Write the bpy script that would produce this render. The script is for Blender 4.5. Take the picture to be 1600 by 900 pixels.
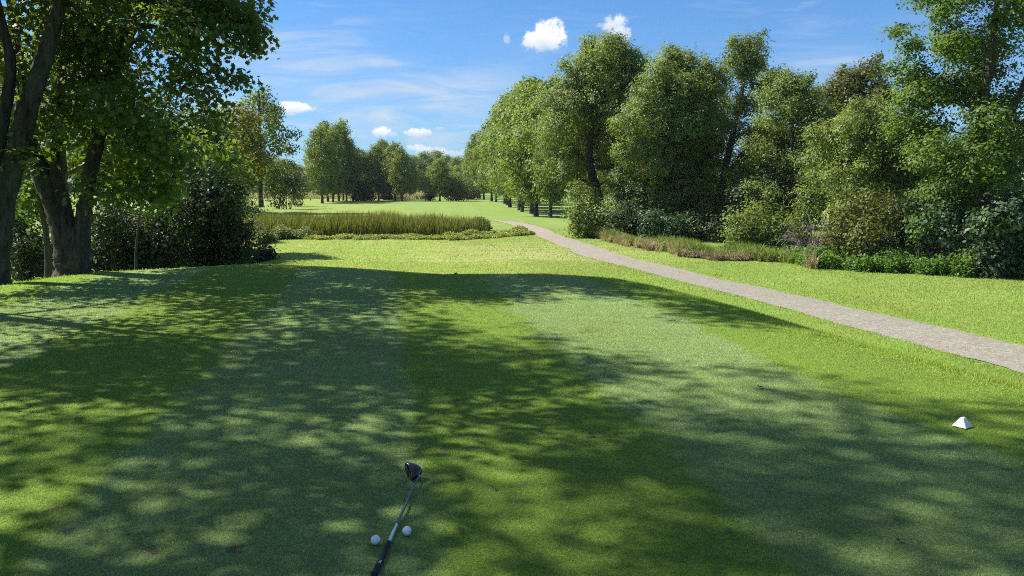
import bpy, math, random
import numpy as np

for o in list(bpy.data.objects):
    bpy.data.objects.remove(o, do_unlink=True)
SC = bpy.context.scene
COL = SC.collection
R = math.radians

# ------------------------------------------------------------------ camera
FPX = 1186.0                       # focal length in pixels of a 1600 px wide frame
PITCH = R(7.68)
CAM_H = 1.6
cam_d = bpy.data.cameras.new("camera")
cam_d.sensor_width = 36.0
cam_d.lens = 36.0 * FPX / 1600.0
cam_d.clip_start = 0.05
cam_d.clip_end = 6000.0
cam = bpy.data.objects.new("camera", cam_d)
cam.location = (0, 0, CAM_H)
cam.rotation_euler = (R(90) - PITCH, 0, 0)
COL.objects.link(cam)
SC.camera = cam

# ------------------------------------------------------------------ light
SUN_EL = R(47)
SUN_AZ = R(-70)                    # measured from +Y towards +X: sun on the left, a little ahead
SKY_STRENGTH = 0.075
sun_vec = np.array([math.cos(SUN_EL) * math.sin(SUN_AZ), math.cos(SUN_EL) * math.cos(SUN_AZ), math.sin(SUN_EL)])
sl = bpy.data.lights.new("sun", "SUN")
sl.energy = 5.0
sl.angle = R(0.5)
sl.color = (1.0, 0.95, 0.86)
so = bpy.data.objects.new("sun", sl)
so.rotation_euler = (R(90) - SUN_EL, 0, math.atan2(sun_vec[0], -sun_vec[1]))
COL.objects.link(so)

SC.view_settings.view_transform = 'Standard'
SC.view_settings.look = 'None'
SC.view_settings.gamma = 1.0
SC.view_settings.use_curve_mapping = False
SC.view_settings.exposure = 1.20
SC.render.engine = 'CYCLES'
SC.cycles.use_denoising = False
SC.cycles.filter_width = 1.0
SC.cycles.max_bounces = 6
SC.cycles.diffuse_bounces = 3
SC.cycles.glossy_bounces = 2
SC.cycles.transmission_bounces = 4
SC.cycles.transparent_max_bounces = 6
SC.cycles.caustics_reflective = False
SC.cycles.caustics_refractive = False
SC.cycles.sample_clamp_indirect = 6.0


class NT:
    """tiny node-tree helper"""
    def __init__(self, nt):
        self.nt = nt
        self.L = nt.links

    def n(self, t, **kw):
        nd = self.nt.nodes.new(t)
        for k, v in kw.items():
            setattr(nd, k, v)
        return nd

    def put(self, sock, v):
        if v is None:
            return
        if isinstance(v, bpy.types.NodeSocket):
            self.L.new(v, sock)
        else:
            sock.default_value = v

    def math(self, op, a, b=None, c=None, clamp=False):
        nd = self.n('ShaderNodeMath', operation=op, use_clamp=clamp)
        self.put(nd.inputs[0], a)
        self.put(nd.inputs[1], b)
        if c is not None:
            self.put(nd.inputs[2], c)
        return nd.outputs[0]

    def mix(self, f, a, b, mode='MIX'):
        nd = self.n('ShaderNodeMix', data_type='RGBA', blend_type=mode)
        self.put(nd.inputs[0], f)
        for s, v in ((nd.inputs[6], a), (nd.inputs[7], b)):
            if isinstance(v, (tuple, list)) and len(v) == 3:
                v = (*v, 1)
            self.put(s, v)
        return nd.outputs[2]

    def noise(self, vec, scale, detail=3, rough=0.55, dist=0.0):
        nd = self.n('ShaderNodeTexNoise')
        self.put(nd.inputs['Vector'], vec)
        nd.inputs['Scale'].default_value = scale
        nd.inputs['Detail'].default_value = detail
        nd.inputs['Roughness'].default_value = rough
        nd.inputs['Distortion'].default_value = dist
        return nd.outputs[0]

    def ramp(self, f, lo, hi, clamp=True):
        nd = self.n('ShaderNodeMapRange')
        nd.clamp = clamp
        self.put(nd.inputs[0], f)
        nd.inputs[1].default_value = lo
        nd.inputs[2].default_value = hi
        return nd.outputs[0]

    def mapping(self, vec, scale=(1, 1, 1), rot=(0, 0, 0)):
        nd = self.n('ShaderNodeMapping')
        self.put(nd.inputs[0], vec)
        nd.inputs['Scale'].default_value = scale
        nd.inputs['Rotation'].default_value = rot
        return nd.outputs[0]


def ray(px, py):
    u = (px - 800) / FPX
    v = (450 - py) / FPX
    return np.array([u, math.cos(PITCH) + v * math.sin(PITCH), -math.sin(PITCH) + v * math.cos(PITCH)])


def az_el(px, py):
    d = ray(px, py)
    return math.atan2(d[0], d[1]), math.atan2(d[2], math.hypot(d[0], d[1]))


# ------------------------------------------------------------------ sky
world = bpy.data.worlds.new("World")
SC.world = world
world.use_nodes = True
wt = NT(world.node_tree)
world.node_tree.nodes.clear()
sky = wt.n('ShaderNodeTexSky', sky_type='NISHITA')
sky.sun_disc = False
sky.sun_elevation = SUN_EL
sky.sun_rotation = SUN_AZ
sky.altitude = 200
sky.air_density = 1.0
sky.dust_density = 0.35
sky.ozone_density = 2.2
tc = wt.n('ShaderNodeTexCoord')
D = tc.outputs['Generated']
sep = wt.n('ShaderNodeSeparateXYZ')
wt.L.new(D, sep.inputs[0])
az = wt.math('ARCTAN2', sep.outputs[0], sep.outputs[1])
el = wt.math('ARCSINE', sep.outputs[2])
comb = wt.n('ShaderNodeCombineXYZ')
wt.L.new(az, comb.inputs[0])
wt.L.new(el, comb.inputs[1])
AE = comb.outputs[0]
nz1 = wt.noise(AE, 42, 6, 0.62)
nz2 = wt.noise(AE, 120, 4, 0.6)
hi = wt.ramp(el, R(24), R(50))       # deep blue low down; made paler and brighter overhead to lift the shade
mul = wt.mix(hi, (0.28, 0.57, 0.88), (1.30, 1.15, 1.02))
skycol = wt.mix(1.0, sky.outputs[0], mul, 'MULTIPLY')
# pale air towards the horizon
hz = wt.math('POWER', wt.math('SUBTRACT', 1.0, wt.math('DIVIDE', wt.math('MAXIMUM', el, 0.0), 0.55), None, True), 2.2)
skycol = wt.mix(wt.math('MULTIPLY', hz, 0.48), skycol, (2.3, 3.45, 5.0, 1))
# wisps of high cloud, stretched along the horizon
wv = wt.mapping(AE, (2.2, 13.0, 1), (0, 0, R(-5)))
wn = wt.noise(wv, 2.6, 8, 0.62, 0.9)
wb = wt.noise(AE, 3.3, 2, 0.5)
wis = wt.math('MULTIPLY', wt.ramp(wn, 0.50, 0.80), wt.ramp(wb, 0.38, 0.62))


def spot(px, py, rx, ry, soft=1.0):
    a0, e0 = az_el(px, py)
    dx = wt.math('DIVIDE', wt.math('SUBTRACT', az, a0), rx / FPX)
    dy = wt.math('DIVIDE', wt.math('SUBTRACT', el, e0), ry / FPX)
    r2 = wt.math('ADD', wt.math('MULTIPLY', dx, dx), wt.math('MULTIPLY', dy, dy))
    return r2, dy


reg = None
for (px, py, rx, ry, k) in ((690, 150, 150, 45, 1.0), (450, 120, 120, 60, .7), (640, 200, 200, 40, .7), (1290, 105, 60, 18, .8), (600, 98, 60, 12, .6)):
    r2, _ = spot(px, py, rx, ry)
    m = wt.math('MULTIPLY', wt.math('POWER', 2.718, wt.math('MULTIPLY', r2, -1.0)), k)
    reg = m if reg is None else wt.math('MAXIMUM', reg, m)
wis2 = wt.math('MULTIPLY', wt.ramp(wn, 0.34, 0.72), reg)
wisp = wt.math('ADD', wt.math('MULTIPLY', wis, 0.5), wt.math('MULTIPLY', wis2, 1.15), None, True)
skycol = wt.mix(wisp, skycol, (3.7, 4.3, 5.1, 1))
cl_mask = None
cl_shade = None
for (px, py, rx, ry, k) in ((857, 50, 21, 20, 1), (838, 63, 22, 14, 1), (868, 62, 18, 15, 1), (961, 40, 17, 15, .8), (972, 52, 14, 12, .7), (946, 39, 12, 4, .5),
                            (793, 61, 5, 8, .5), (462, 169, 26, 8, 1), (446, 163, 12, 5, .9), (597, 206, 13, 8, .95), (612, 210, 12, 4, .5),
                            (650, 208, 17, 6, .85), (664, 206, 12, 6, .85), (685, 201, 8, 3, .4), (672, 237, 26, 8, .7), (650, 232, 14, 6, .7), (712, 240, 28, 5, .5), (735, 236, 16, 6, .5),
                            (-400, 60, 60, 30, 1), (2100, 90, 70, 35, 1), (3000, 40, 70, 35, 1)):
    r2, dy = spot(px, py, rx, ry)
    edge = wt.math('ADD', r2, wt.math('MULTIPLY', wt.math('SUBTRACT', nz1, 0.5), 4.6))
    edge = wt.math('ADD', edge, wt.math('MULTIPLY', wt.math('SUBTRACT', nz2, 0.5), 2.6))
    m = wt.n('ShaderNodeMapRange', interpolation_type='SMOOTHSTEP')
    wt.L.new(edge, m.inputs[0])
    m.inputs[1].default_value = 1.65
    m.inputs[2].default_value = 0.25
    m = wt.math('MULTIPLY', m.outputs[0], k)
    sh = wt.math('MULTIPLY', wt.math('ADD', dy, 1.2), m)
    cl_mask = m if cl_mask is None else wt.math('MAXIMUM', cl_mask, m)
    cl_shade = sh if cl_shade is None else wt.math('MAXIMUM', cl_shade, sh)
cn = wt.math('MULTIPLY', wt.math('SUBTRACT', nz1, 0.5), 1.6)
cf = wt.ramp(wt.math('ADD', cl_shade, cn), 0.2, 1.5)
ccol = wt.mix(cf, (3.7, 4.3, 5.2), (6.1, 6.2, 6.3))
skycol = wt.mix(cl_mask, skycol, ccol)
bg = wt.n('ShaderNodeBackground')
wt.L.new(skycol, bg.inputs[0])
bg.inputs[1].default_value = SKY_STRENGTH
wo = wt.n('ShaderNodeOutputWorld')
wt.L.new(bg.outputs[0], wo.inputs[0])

# ------------------------------------------------------------------ terrain
GROUND = -1.8


def row_dist(py, z):
    d = ray(800, py)
    return (CAM_H - z) * d[1] / -d[2]


def ground_pt(px, py, z=GROUND):
    d = ray(px, py)
    t = (z - CAM_H) / d[2]
    return d[0] * t, d[1] * t


def at(px, py, Y):
    d = ray(px, py)
    t = Y / d[1]
    return np.array([d[0] * t, Y, CAM_H + d[2] * t])


TEE = [(-8.6, 11.6), (-8.3, 12.9), (-7.9, 14.3), (-6.5, 15.2), (-5.3, 15.9), (-3.1, 15.0), (-1.3, 14.1), (.6, 14.0), (1.6, 13.5),
       (2.1, 12.5), (2.7, 10.5), (3.1, 8.8), (3.7, 7.2), (4.1, 5.9), (4.7, 3.0), (5.2, -9.0), (-10.5, -9.0), (-9.8, 5.0)]
TEE = np.array(TEE)


def seg_dist(x, y, P, closed=False):
    best = np.full(x.shape, 1e9)
    n = len(P)
    for i in range(n if closed else n - 1):
        a, b = P[i], P[(i + 1) % n]
        dx, dy = b[0] - a[0], b[1] - a[1]
        L2 = dx * dx + dy * dy + 1e-12
        t = np.clip(((x - a[0]) * dx + (y - a[1]) * dy) / L2, 0, 1)
        d = (x - a[0] - t * dx) ** 2 + (y - a[1] - t * dy) ** 2
        best = np.minimum(best, d)
    return np.sqrt(best)


def inside(x, y, P):
    r = np.zeros(x.shape, bool)
    n = len(P)
    j = n - 1
    for i in range(n):
        xi, yi, xj, yj = P[i][0], P[i][1], P[j][0], P[j][1]
        c = ((yi > y) != (yj > y)) & (x < (xj - xi) * (y - yi) / (yj - yi + 1e-12) + xi)
        r ^= c
        j = i
    return r


path_px = [(1780, 610), (1600, 561), (1475, 529), (1350, 499), (1225, 467), (1100, 437.5), (1020, 418), (950, 402.5), (902, 385), (868, 370.5), (835, 357.5), (808, 349.5), (788, 346)]
PATH = [ground_pt(*p) for p in path_px]
PATH = [(PATH[0][0] + 1.6, -12.0), (PATH[0][0] + 1.0, 4.0)] + PATH + [(-2.4, 76.6)]


def catmull(P, n=14):
    P = [np.array(p, float) for p in P]
    P = [2 * P[0] - P[1]] + P + [2 * P[-1] - P[-2]]
    out = []
    for i in range(1, len(P) - 2):
        for k in range(n):
            t = k / n
            a, b, c, d = P[i - 1], P[i], P[i + 1], P[i + 2]
            out.append(0.5 * ((2 * b) + (c - a) * t + (2 * a - 5 * b + 4 * c - d) * t * t + (3 * b - a - 3 * c + d) * t ** 3))
    out.append(P[-2])
    return np.array(out)


PATHS = catmull(PATH, 6)
MARSH = np.array([(-34, 47), (-20, 49.5), (-8, 49), (0, 50.5), (1.2, 53), (-1, 58), (-8, 60), (-36, 60)])


def sstep(a, b, v):
    t = np.clip((v - a) / (b - a), 0, 1)
    return t * t * (3 - 2 * t)


def terr0(x, y):
    x = np.asarray(x, float)
    y = np.asarray(y, float)
    d = seg_dist(x, y, TEE, True)
    d = np.where(inside(x, y, TEE), d, -d)
    t = sstep(-5.4, 0.5, d)
    z = GROUND * (1 - t)
    w = (1 - t)
    z = z + w * (0.05 * np.sin(x * 0.23 + 1) * np.cos(y * 0.17) + 0.03 * np.sin(x * 0.7 + y * 0.4))
    z = z + 0.012 * np.sin(x * 1.3 + 0.5) * np.cos(y * 0.9) * t
    md = seg_dist(x, y, MARSH, True)
    md = np.where(inside(x, y, MARSH), md, -md)
    z = z - 0.35 * sstep(0.0, 2.5, md)
    far = sstep(300, 1500, np.hypot(x, y))
    z = z + far * 6
    return z


def terr(x, y):
    z = terr0(x, y)
    d = seg_dist(np.asarray(x, float), np.asarray(y, float), PATHS)
    return z - 0.045 * (1 - sstep(0.85, 1.15, d))


def axis(lo, hi, step, far, grow=1.09):
    core = list(np.arange(lo, hi + 1e-6, step))
    s, v, up = step, hi, []
    while v < far:
        s *= grow
        v += s
        up.append(v)
    s, v, dn = step, lo, []
    while v > -far:
        s *= grow
        v -= s
        dn.append(v)
    return np.array(dn[::-1] + core + up)


def tag(o, label=None, cat=None, group=None, kind=None):
    if label:
        o['label'] = label
    if cat:
        o['category'] = cat
    if group:
        o['group'] = group
    if kind:
        o['kind'] = kind
    return o


def mesh_np(name, verts, faces, mat, parent=None, smooth=False, tint=None, loc=None):
    """verts (N,3); faces (M,k) fixed-size polygons or list of such arrays"""
    me = bpy.data.meshes.new(name)
    verts = np.asarray(verts, np.float32)
    fl = faces if isinstance(faces, list) else [faces]
    fl = [np.asarray(f, np.int32) for f in fl if len(f)]
    nl = sum(f.size for f in fl)
    npoly = sum(len(f) for f in fl)
    me.vertices.add(len(verts))
    me.vertices.foreach_set('co', verts.ravel())
    me.loops.add(nl)
    me.loops.foreach_set('vertex_index', np.concatenate([f.ravel() for f in fl]))
    me.polygons.add(npoly)
    sizes = np.concatenate([np.full(len(f), f.shape[1], np.int32) for f in fl])
    starts = np.concatenate([[0], np.cumsum(sizes)[:-1]]).astype(np.int32)
    me.polygons.foreach_set('loop_start', starts)
    if smooth:
        me.polygons.foreach_set('use_smooth', np.ones(npoly, bool))
    if tint is not None:
        a = me.attributes.new('tint', 'FLOAT', 'FACE')
        a.data.foreach_set('value', np.asarray(tint, np.float32))
    me.update(calc_edges=True)
    for m in (mat if isinstance(mat, (list, tuple)) else [mat]):
        me.materials.append(m)
    o = bpy.data.objects.new(name, me)
    COL.objects.link(o)
    if parent is not None:
        o.parent = parent
    if loc is not None:
        o.location = loc
    return o


def empty(name, loc):
    o = bpy.data.objects.new(name, None)
    o.empty_display_size = 0.3
    o.location = loc
    COL.objects.link(o)
    return o


# ------------------------------------------------------------------ materials
def new_mat(name):
    m = bpy.data.materials.new(name)
    m.use_nodes = True
    m.node_tree.nodes.clear()
    return m, NT(m.node_tree)


def finish(m, t, shader):
    out = t.n('ShaderNodeOutputMaterial')
    t.L.new(shader, out.inputs[0])
    return m


def turf_colour(t, P, blades):
    """colour of the mown turf; the same pattern for the soil sheet and the blades"""
    sx = t.n('ShaderNodeSeparateXYZ')
    t.L.new(P, sx.inputs[0])
    X, Y = sx.outputs[0], sx.outputs[1]
    big = t.noise(P, 0.35, 4, 0.6)
    mid = t.noise(P, 2.2, 4, 0.65)
    yel = t.noise(P, 0.9, 5, 0.7)
    # mower stripes fan slightly left; sheen of leaning blades is put into the colour
    wob = t.math('MULTIPLY', t.math('SUBTRACT', t.noise(P, 0.8, 5, .7), 0.5), 0.9)
    Xs = t.math('ADD', t.math('ADD', X, t.math('MULTIPLY', t.math('SUBTRACT', Y, 7.0), 0.17)), wob)
    s = None
    for a, b in ((-6.3, -4.6), (-2.75, -1.0), (0.5, 2.35)):
        m = t.math('MULTIPLY', t.ramp(Xs, a - .09, a + .09), t.math('SUBTRACT', 1.0, t.ramp(Xs, b - .09, b + .09)))
        s = m if s is None else t.math('MAXIMUM', s, m)
    onT = t.math('SUBTRACT', 1.0, t.ramp(Y, 14.5, 16.0))
    s = t.math('MULTIPLY', s, onT)
    warm = (0.238, 0.362, 0.050)
    cool = (0.292, 0.402, 0.150)
    tee = t.mix(s, warm, cool)
    # fairway bands further out
    fb = t.noise(t.mapping(P, (0.10, 0.45, 1)), 1.0, 5, 0.6)
    fair = t.mix(t.ramp(fb, 0.35, 0.65), (0.265, 0.370, 0.052), (0.320, 0.395, 0.100))
    st = t.math('SINE', t.math('MULTIPLY', t.math('ADD', X, t.math('MULTIPLY', Y, 0.08)), 1.75))
    fair = t.mix(t.math('MULTIPLY', t.ramp(st, -0.4, 0.4), 0.28), fair, (0.200, 0.310, 0.060))
    c = t.mix(t.ramp(Y, 14.5, 19.0), tee, fair)
    rr = t.ramp(t.math('SUBTRACT', X, t.math('MULTIPLY', Y, -0.20)), 6.0, 7.0)
    c = t.mix(t.math('MULTIPLY', rr, 0.45), c, (0.190, 0.300, 0.065))
    c = t.mix(t.math('MULTIPLY', t.ramp(big, 0.45, 0.72), 0.45), c, (0.220, 0.240, 0.045))
    c = t.mix(t.math('MULTIPLY', t.ramp(mid, 0.5, 0.75), 0.35), c, (0.140, 0.230, 0.040))
    c = t.mix(t.math('MULTIPLY', t.ramp(yel, 0.60, 0.74), 0.42), c, (0.300, 0.290, 0.120))
    dry = t.noise(t.mapping(P, (0.35, 0.5, 1)), 0.55, 4, 0.6)
    dryf = t.math('MULTIPLY', t.ramp(dry, 0.56, 0.72), t.ramp(Y, 22, 34))
    c = t.mix(t.math('MULTIPLY', dryf, 0.6), c, (0.36, 0.31, 0.135))
    pn = t.noise(t.mapping(P, (.25, .9, 1)), 1.6, 5, 0.65)
    pm = t.math('MULTIPLY', t.math('MULTIPLY', t.ramp(Y, 30, 36), t.math('SUBTRACT', 1.0, t.ramp(Y, 42, 48))), t.math('MULTIPLY', t.ramp(X, -8, -1), t.math('SUBTRACT', 1.0, t.ramp(X, 3, 8))))
    c = t.mix(t.math('MULTIPLY', t.math('MULTIPLY', pm, t.ramp(pn, .38, .6)), 0.7), c, (0.46, 0.43, 0.20))
    spk = t.noise(P, 5.5, 2, 0.5)
    c = t.mix(t.math('MULTIPLY', t.ramp(spk, 0.685, 0.73), 0.8), c, (0.20, 0.135, 0.085))
    return c, X, Y


def mat_ground():
    m, t = new_mat('turf_sheet')
    g = t.n('ShaderNodeNewGeometry')
    P = g.outputs['Position']
    c, X, Y = turf_colour(t, P, False)
    fine = t.noise(P, 55, 5, 0.75)
    fine2 = t.noise(t.mapping(P, (.28, 1.0, 1)), 7, 6, 0.75)
    c = t.mix(t.math('MULTIPLY', t.ramp(fine, 0.40, 0.58), 0.75), t.mix(0.6, c, (0.03, 0.06, 0.012)), c)
    c = t.mix(t.math('MULTIPLY', t.ramp(fine2, 0.40, 0.66), 0.40), c, t.mix(0.55, c, (0.05, 0.09, 0.012)))
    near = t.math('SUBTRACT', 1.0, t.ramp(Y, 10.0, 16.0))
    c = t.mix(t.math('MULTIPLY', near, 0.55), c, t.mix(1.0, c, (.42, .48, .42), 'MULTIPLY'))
    b = t.n('ShaderNodeBump')
    b.inputs['Strength'].default_value = 0.40
    b.inputs['Distance'].default_value = 0.03
    t.L.new(fine, b.inputs['Height'])
    p = t.n('ShaderNodeBsdfPrincipled')
    t.L.new(c, p.inputs['Base Color'])
    p.inputs['Roughness'].default_value = 0.9
    p.inputs['Specular IOR Level'].default_value = 0.15
    t.L.new(b.outputs[0], p.inputs['Normal'])
    return finish(m, t, p.outputs[0])


def mat_blade():
    m, t = new_mat('turf_blades')
    g = t.n('ShaderNodeNewGeometry')
    P = g.outputs['Position']
    c, X, Y = turf_colour(t, P, True)
    a = t.n('ShaderNodeAttribute', attribute_name='tint')
    tn = a.outputs['Fac']
    c = t.mix(tn, t.mix(1.0, c, (.50, .58, .6), 'MULTIPLY'), t.mix(1.0, c, (1.7, 1.5, 1.5), 'MULTIPLY'))
    c = t.mix(t.ramp(tn, 0.93, 0.97), c, (0.34, 0.30, 0.15))
    d = t.n('ShaderNodeBsdfPrincipled')
    t.L.new(c, d.inputs['Base Color'])
    d.inputs['Roughness'].default_value = 0.55
    d.inputs['Specular IOR Level'].default_value = 0.35
    tr = t.n('ShaderNodeBsdfTranslucent')
    t.L.new(t.mix(1.0, c, (1.5, 1.5, 0.9), 'MULTIPLY'), tr.inputs[0])
    mx = t.n('ShaderNodeMixShader')
    mx.inputs[0].default_value = 0.42
    t.L.new(d.outputs[0], mx.inputs[1])
    t.L.new(tr.outputs[0], mx.inputs[2])
    return finish(m, t, mx.outputs[0])


def mat_leaf(name, dark, light, odd=None, odd_f=0.06, trans=0.38, tcol=(1.7, 1.6, 0.7), rough=0.55, spec=0.25):
    m, t = new_mat(name)
    a = t.n('ShaderNodeAttribute', attribute_name='tint')
    tn = a.outputs['Fac']
    c = t.mix(tn, dark, light)
    oi = t.n('ShaderNodeObjectInfo')
    c = t.mix(t.math('MULTIPLY', oi.outputs['Random'], 0.35), c, t.mix(1.0, c, (1.15, 1.05, 0.85), 'MULTIPLY'))
    g = t.n('ShaderNodeNewGeometry')
    pn = t.noise(g.outputs['Position'], 0.55, 2, 0.5)
    c = t.mix(t.math('MULTIPLY', t.ramp(pn, 0.4, 0.7), 0.4), c, t.mix(1.0, c, (1.3, 1.22, 0.85), 'MULTIPLY'))
    if odd:
        c = t.mix(t.ramp(tn, 1.0 - odd_f, 1.0 - odd_f * .6), c, odd)
    d = t.n('ShaderNodeBsdfPrincipled')
    t.L.new(c, d.inputs['Base Color'])
    d.inputs['Roughness'].default_value = rough
    d.inputs['Specular IOR Level'].default_value = spec
    tr = t.n('ShaderNodeBsdfTranslucent')
    t.L.new(t.mix(1.0, c, tcol, 'MULTIPLY'), tr.inputs[0])
    mx = t.n('ShaderNodeMixShader')
    mx.inputs[0].default_value = trans
    t.L.new(d.outputs[0], mx.inputs[1])
    t.L.new(tr.outputs[0], mx.inputs[2])
    return finish(m, t, mx.outputs[0])


def mat_bark(name, a, b, scale=6, bump=0.6):
    m, t = new_mat(name)
    tcn = t.n('ShaderNodeTexCoord')
    V = t.mapping(tcn.outputs['Object'], (1, 1, 0.16))
    n1 = t.noise(V, scale * 3, 6, 0.7, 0.4)
    n2 = t.noise(tcn.outputs['Object'], 1.3, 3)
    c = t.mix(t.ramp(n1, 0.35, 0.65), a, b)
    c = t.mix(t.math('MULTIPLY', t.ramp(n2, 0.45, 0.7), 0.35), c, (0.055, 0.066, 0.042))
    bp = t.n('ShaderNodeBump')
    bp.inputs['Strength'].default_value = bump
    bp.inputs['Distance'].default_value = 0.05
    t.L.new(n1, bp.inputs['Height'])
    p = t.n('ShaderNodeBsdfPrincipled')
    t.L.new(c, p.inputs['Base Color'])
    p.inputs['Roughness'].default_value = 0.9
    p.inputs['Specular IOR Level'].default_value = 0.15
    t.L.new(bp.outputs[0], p.inputs['Normal'])
    return finish(m, t, p.outputs[0])


def mat_simple(name, col, rough=0.5, spec=0.5, metal=0.0, noise_amt=0.0, noise_scale=20, bump=0.0, coat=0.0):
    m, t = new_mat(name)
    p = t.n('ShaderNodeBsdfPrincipled')
    tcn = t.n('ShaderNodeTexCoord')
    nz = t.noise(tcn.outputs['Object'], noise_scale, 4, 0.6)
    c = t.mix(t.math('MULTIPLY', nz, noise_amt), col, tuple(v * 0.45 for v in col))
    t.L.new(c, p.inputs['Base Color'])
    p.inputs['Roughness'].default_value = rough
    p.inputs['Specular IOR Level'].default_value = spec
    p.inputs['Metallic'].default_value = metal
    p.inputs['Coat Weight'].default_value = coat
    if bump:
        bp = t.n('ShaderNodeBump')
        bp.inputs['Strength'].default_value = bump
        bp.inputs['Distance'].default_value = 0.002
        t.L.new(nz, bp.inputs['Height'])
        t.L.new(bp.outputs[0], p.inputs['Normal'])
    return finish(m, t, p.outputs[0])


def mat_path():
    m, t = new_mat('gravel_path')
    g = t.n('ShaderNodeNewGeometry')
    P = g.outputs['Position']
    f1 = t.noise(P, 60, 4, 0.8)
    f2 = t.noise(P, 1.6, 5, 0.7)
    f3 = t.noise(P, 11, 5, 0.75)
    vor = t.n('ShaderNodeTexVoronoi')
    vor.inputs['Scale'].default_value = 38
    t.L.new(P, vor.inputs['Vector'])
    c = t.mix(t.ramp(f1, 0.3, 0.7), (0.110, 0.105, 0.088), (0.400, 0.388, 0.335))
    sepc = t.n('ShaderNodeSeparateColor')
    t.L.new(vor.outputs['Color'], sepc.inputs[0])
    c = t.mix(t.math('MULTIPLY', sepc.outputs[0], 0.5), c, (0.455, 0.445, 0.390))
    c = t.mix(t.math('MULTIPLY', t.ramp(f2, 0.42, 0.7), 0.45), c, (0.21, 0.185, 0.16))
    c = t.mix(t.math('MULTIPLY', t.ramp(f3, 0.42, 0.62), 0.45), t.mix(1.0, c, (.62, .60, .56), 'MULTIPLY'), t.mix(1.0, c, (1.25, 1.25, 1.22), 'MULTIPLY'))
    sx = t.n('ShaderNodeSeparateXYZ')
    t.L.new(P, sx.inputs[0])
    c = t.mix(t.math('MULTIPLY', t.ramp(sx.outputs[1], 25, 60), 0.35), c, (0.34, 0.255, 0.23))
    b = t.n('ShaderNodeBump')
    b.inputs['Strength'].default_value = 0.7
    b.inputs['Distance'].default_value = 0.015
    t.L.new(t.math('ADD', f1, vor.outputs['Distance']), b.inputs['Height'])
    p = t.n('ShaderNodeBsdfPrincipled')
    t.L.new(c, p.inputs['Base Color'])
    p.inputs['Roughness'].default_value = 0.95
    p.inputs['Specular IOR Level'].default_value = 0.1
    t.L.new(b.outputs[0], p.inputs['Normal'])
    return finish(m, t, p.outputs[0])


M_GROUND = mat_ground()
M_BLADE = mat_blade()
M_PATH = mat_path()
L_MAPLE = mat_leaf('leaf_maple_dark', (0.045, 0.082, 0.026), (0.135, 0.190, 0.055), (0.26, 0.28, 0.07), 0.08, 0.46, (1.9, 1.8, .8))
L_MAPLE_R = mat_leaf('leaf_maple_bright', (0.042, 0.090, 0.020), (0.140, 0.215, 0.036), (0.24, 0.28, 0.04), 0.06, 0.46)
L_AVENUE = mat_leaf('leaf_avenue', (0.062, 0.108, 0.026), (0.205, 0.275, 0.062), (0.20, 0.14, 0.03), 0.03, 0.36)
L_WILLOW = mat_leaf('leaf_willow', (0.084, 0.128, 0.038), (0.215, 0.285, 0.080), None, 0, 0.36)
L_WILLOW_D = mat_leaf('leaf_willow_deep', (0.068, 0.108, 0.036), (0.165, 0.225, 0.068), None, 0, 0.36)
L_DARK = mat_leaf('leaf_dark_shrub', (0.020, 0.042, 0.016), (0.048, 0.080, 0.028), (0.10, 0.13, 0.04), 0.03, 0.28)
L_PALE = mat_leaf('leaf_pale_shrub', (0.090, 0.130, 0.045), (0.190, 0.230, 0.095), (0.28, 0.27, 0.12), 0.06, 0.34)
L_OLIVE = mat_leaf('leaf_olive_shrub', (0.070, 0.085, 0.026), (0.150, 0.170, 0.045), (0.24, 0.17, 0.06), 0.08, 0.34)
L_BLUE = mat_leaf('leaf_glossy_shrub', (0.030, 0.066, 0.032), (0.075, 0.130, 0.060), (0.13, 0.20, 0.08), 0.04, 0.28, rough=0.5, spec=0.3)
L_YELLOW = mat_leaf('leaf_autumn_top', (0.085, 0.110, 0.020), (0.170, 0.185, 0.035), (0.28, 0.13, 0.04), 0.08, 0.40)
L_FAR = mat_leaf('leaf_far_wood', (0.045, 0.080, 0.042), (0.100, 0.145, 0.068), None, 0, 0.30)
L_MEADOW = mat_leaf('meadow_straw', (0.28, 0.26, 0.12), (0.46, 0.41, 0.23), None, 0, 0.3, (1.2, 1.1, .9))
L_STRAW = mat_leaf('straw', (0.12, 0.095, 0.055), (0.34, 0.28, 0.17), None, 0, 0.25, (1.2, 1.1, .9))
L_SPRUCE = mat_leaf('needles', (0.022, 0.046, 0.026), (0.050, 0.085, 0.042), None, 0, 0.15)
L_WEED = mat_leaf('weed_leaves', (0.060, 0.135, 0.025), (0.130, 0.230, 0.045), (0.26, 0.28, 0.08), 0.06, 0.38)
L_FRINGE = mat_leaf('fringe_leaves', (0.110, 0.170, 0.045), (0.290, 0.340, 0.110), (0.50, 0.42, 0.05), 0.12, 0.34)
L_REED = mat_leaf('reed_blades', (0.052, 0.080, 0.020), (0.165, 0.205, 0.052), (0.22, 0.155, 0.085), 0.15, 0.36)
L_TALL = mat_leaf('tall_grass_green', (0.075, 0.140, 0.028), (0.170, 0.250, 0.055), (0.32, 0.26, 0.13), 0.15, 0.36)
L_TAN = mat_leaf('tall_grass_tan', (0.19, 0.185, 0.075), (0.46, 0.41, 0.24), (0.44, 0.34, 0.25), 0.12, 0.30, (1.2, 1.1, 0.9))
L_DEAD = mat_leaf('dead_leaf', (0.06, 0.042, 0.028), (0.14, 0.095, 0.06), None, 0, 0.2, (1.2, 1.0, 0.8))
BARK = mat_bark('bark_maple', (0.028, 0.024, 0.020), (0.120, 0.104, 0.086), 4, 1.0)
BARK_D = mat_bark('bark_dark', (0.035, 0.029, 0.024), (0.10, 0.084, 0.068), 6, 0.6)
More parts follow.
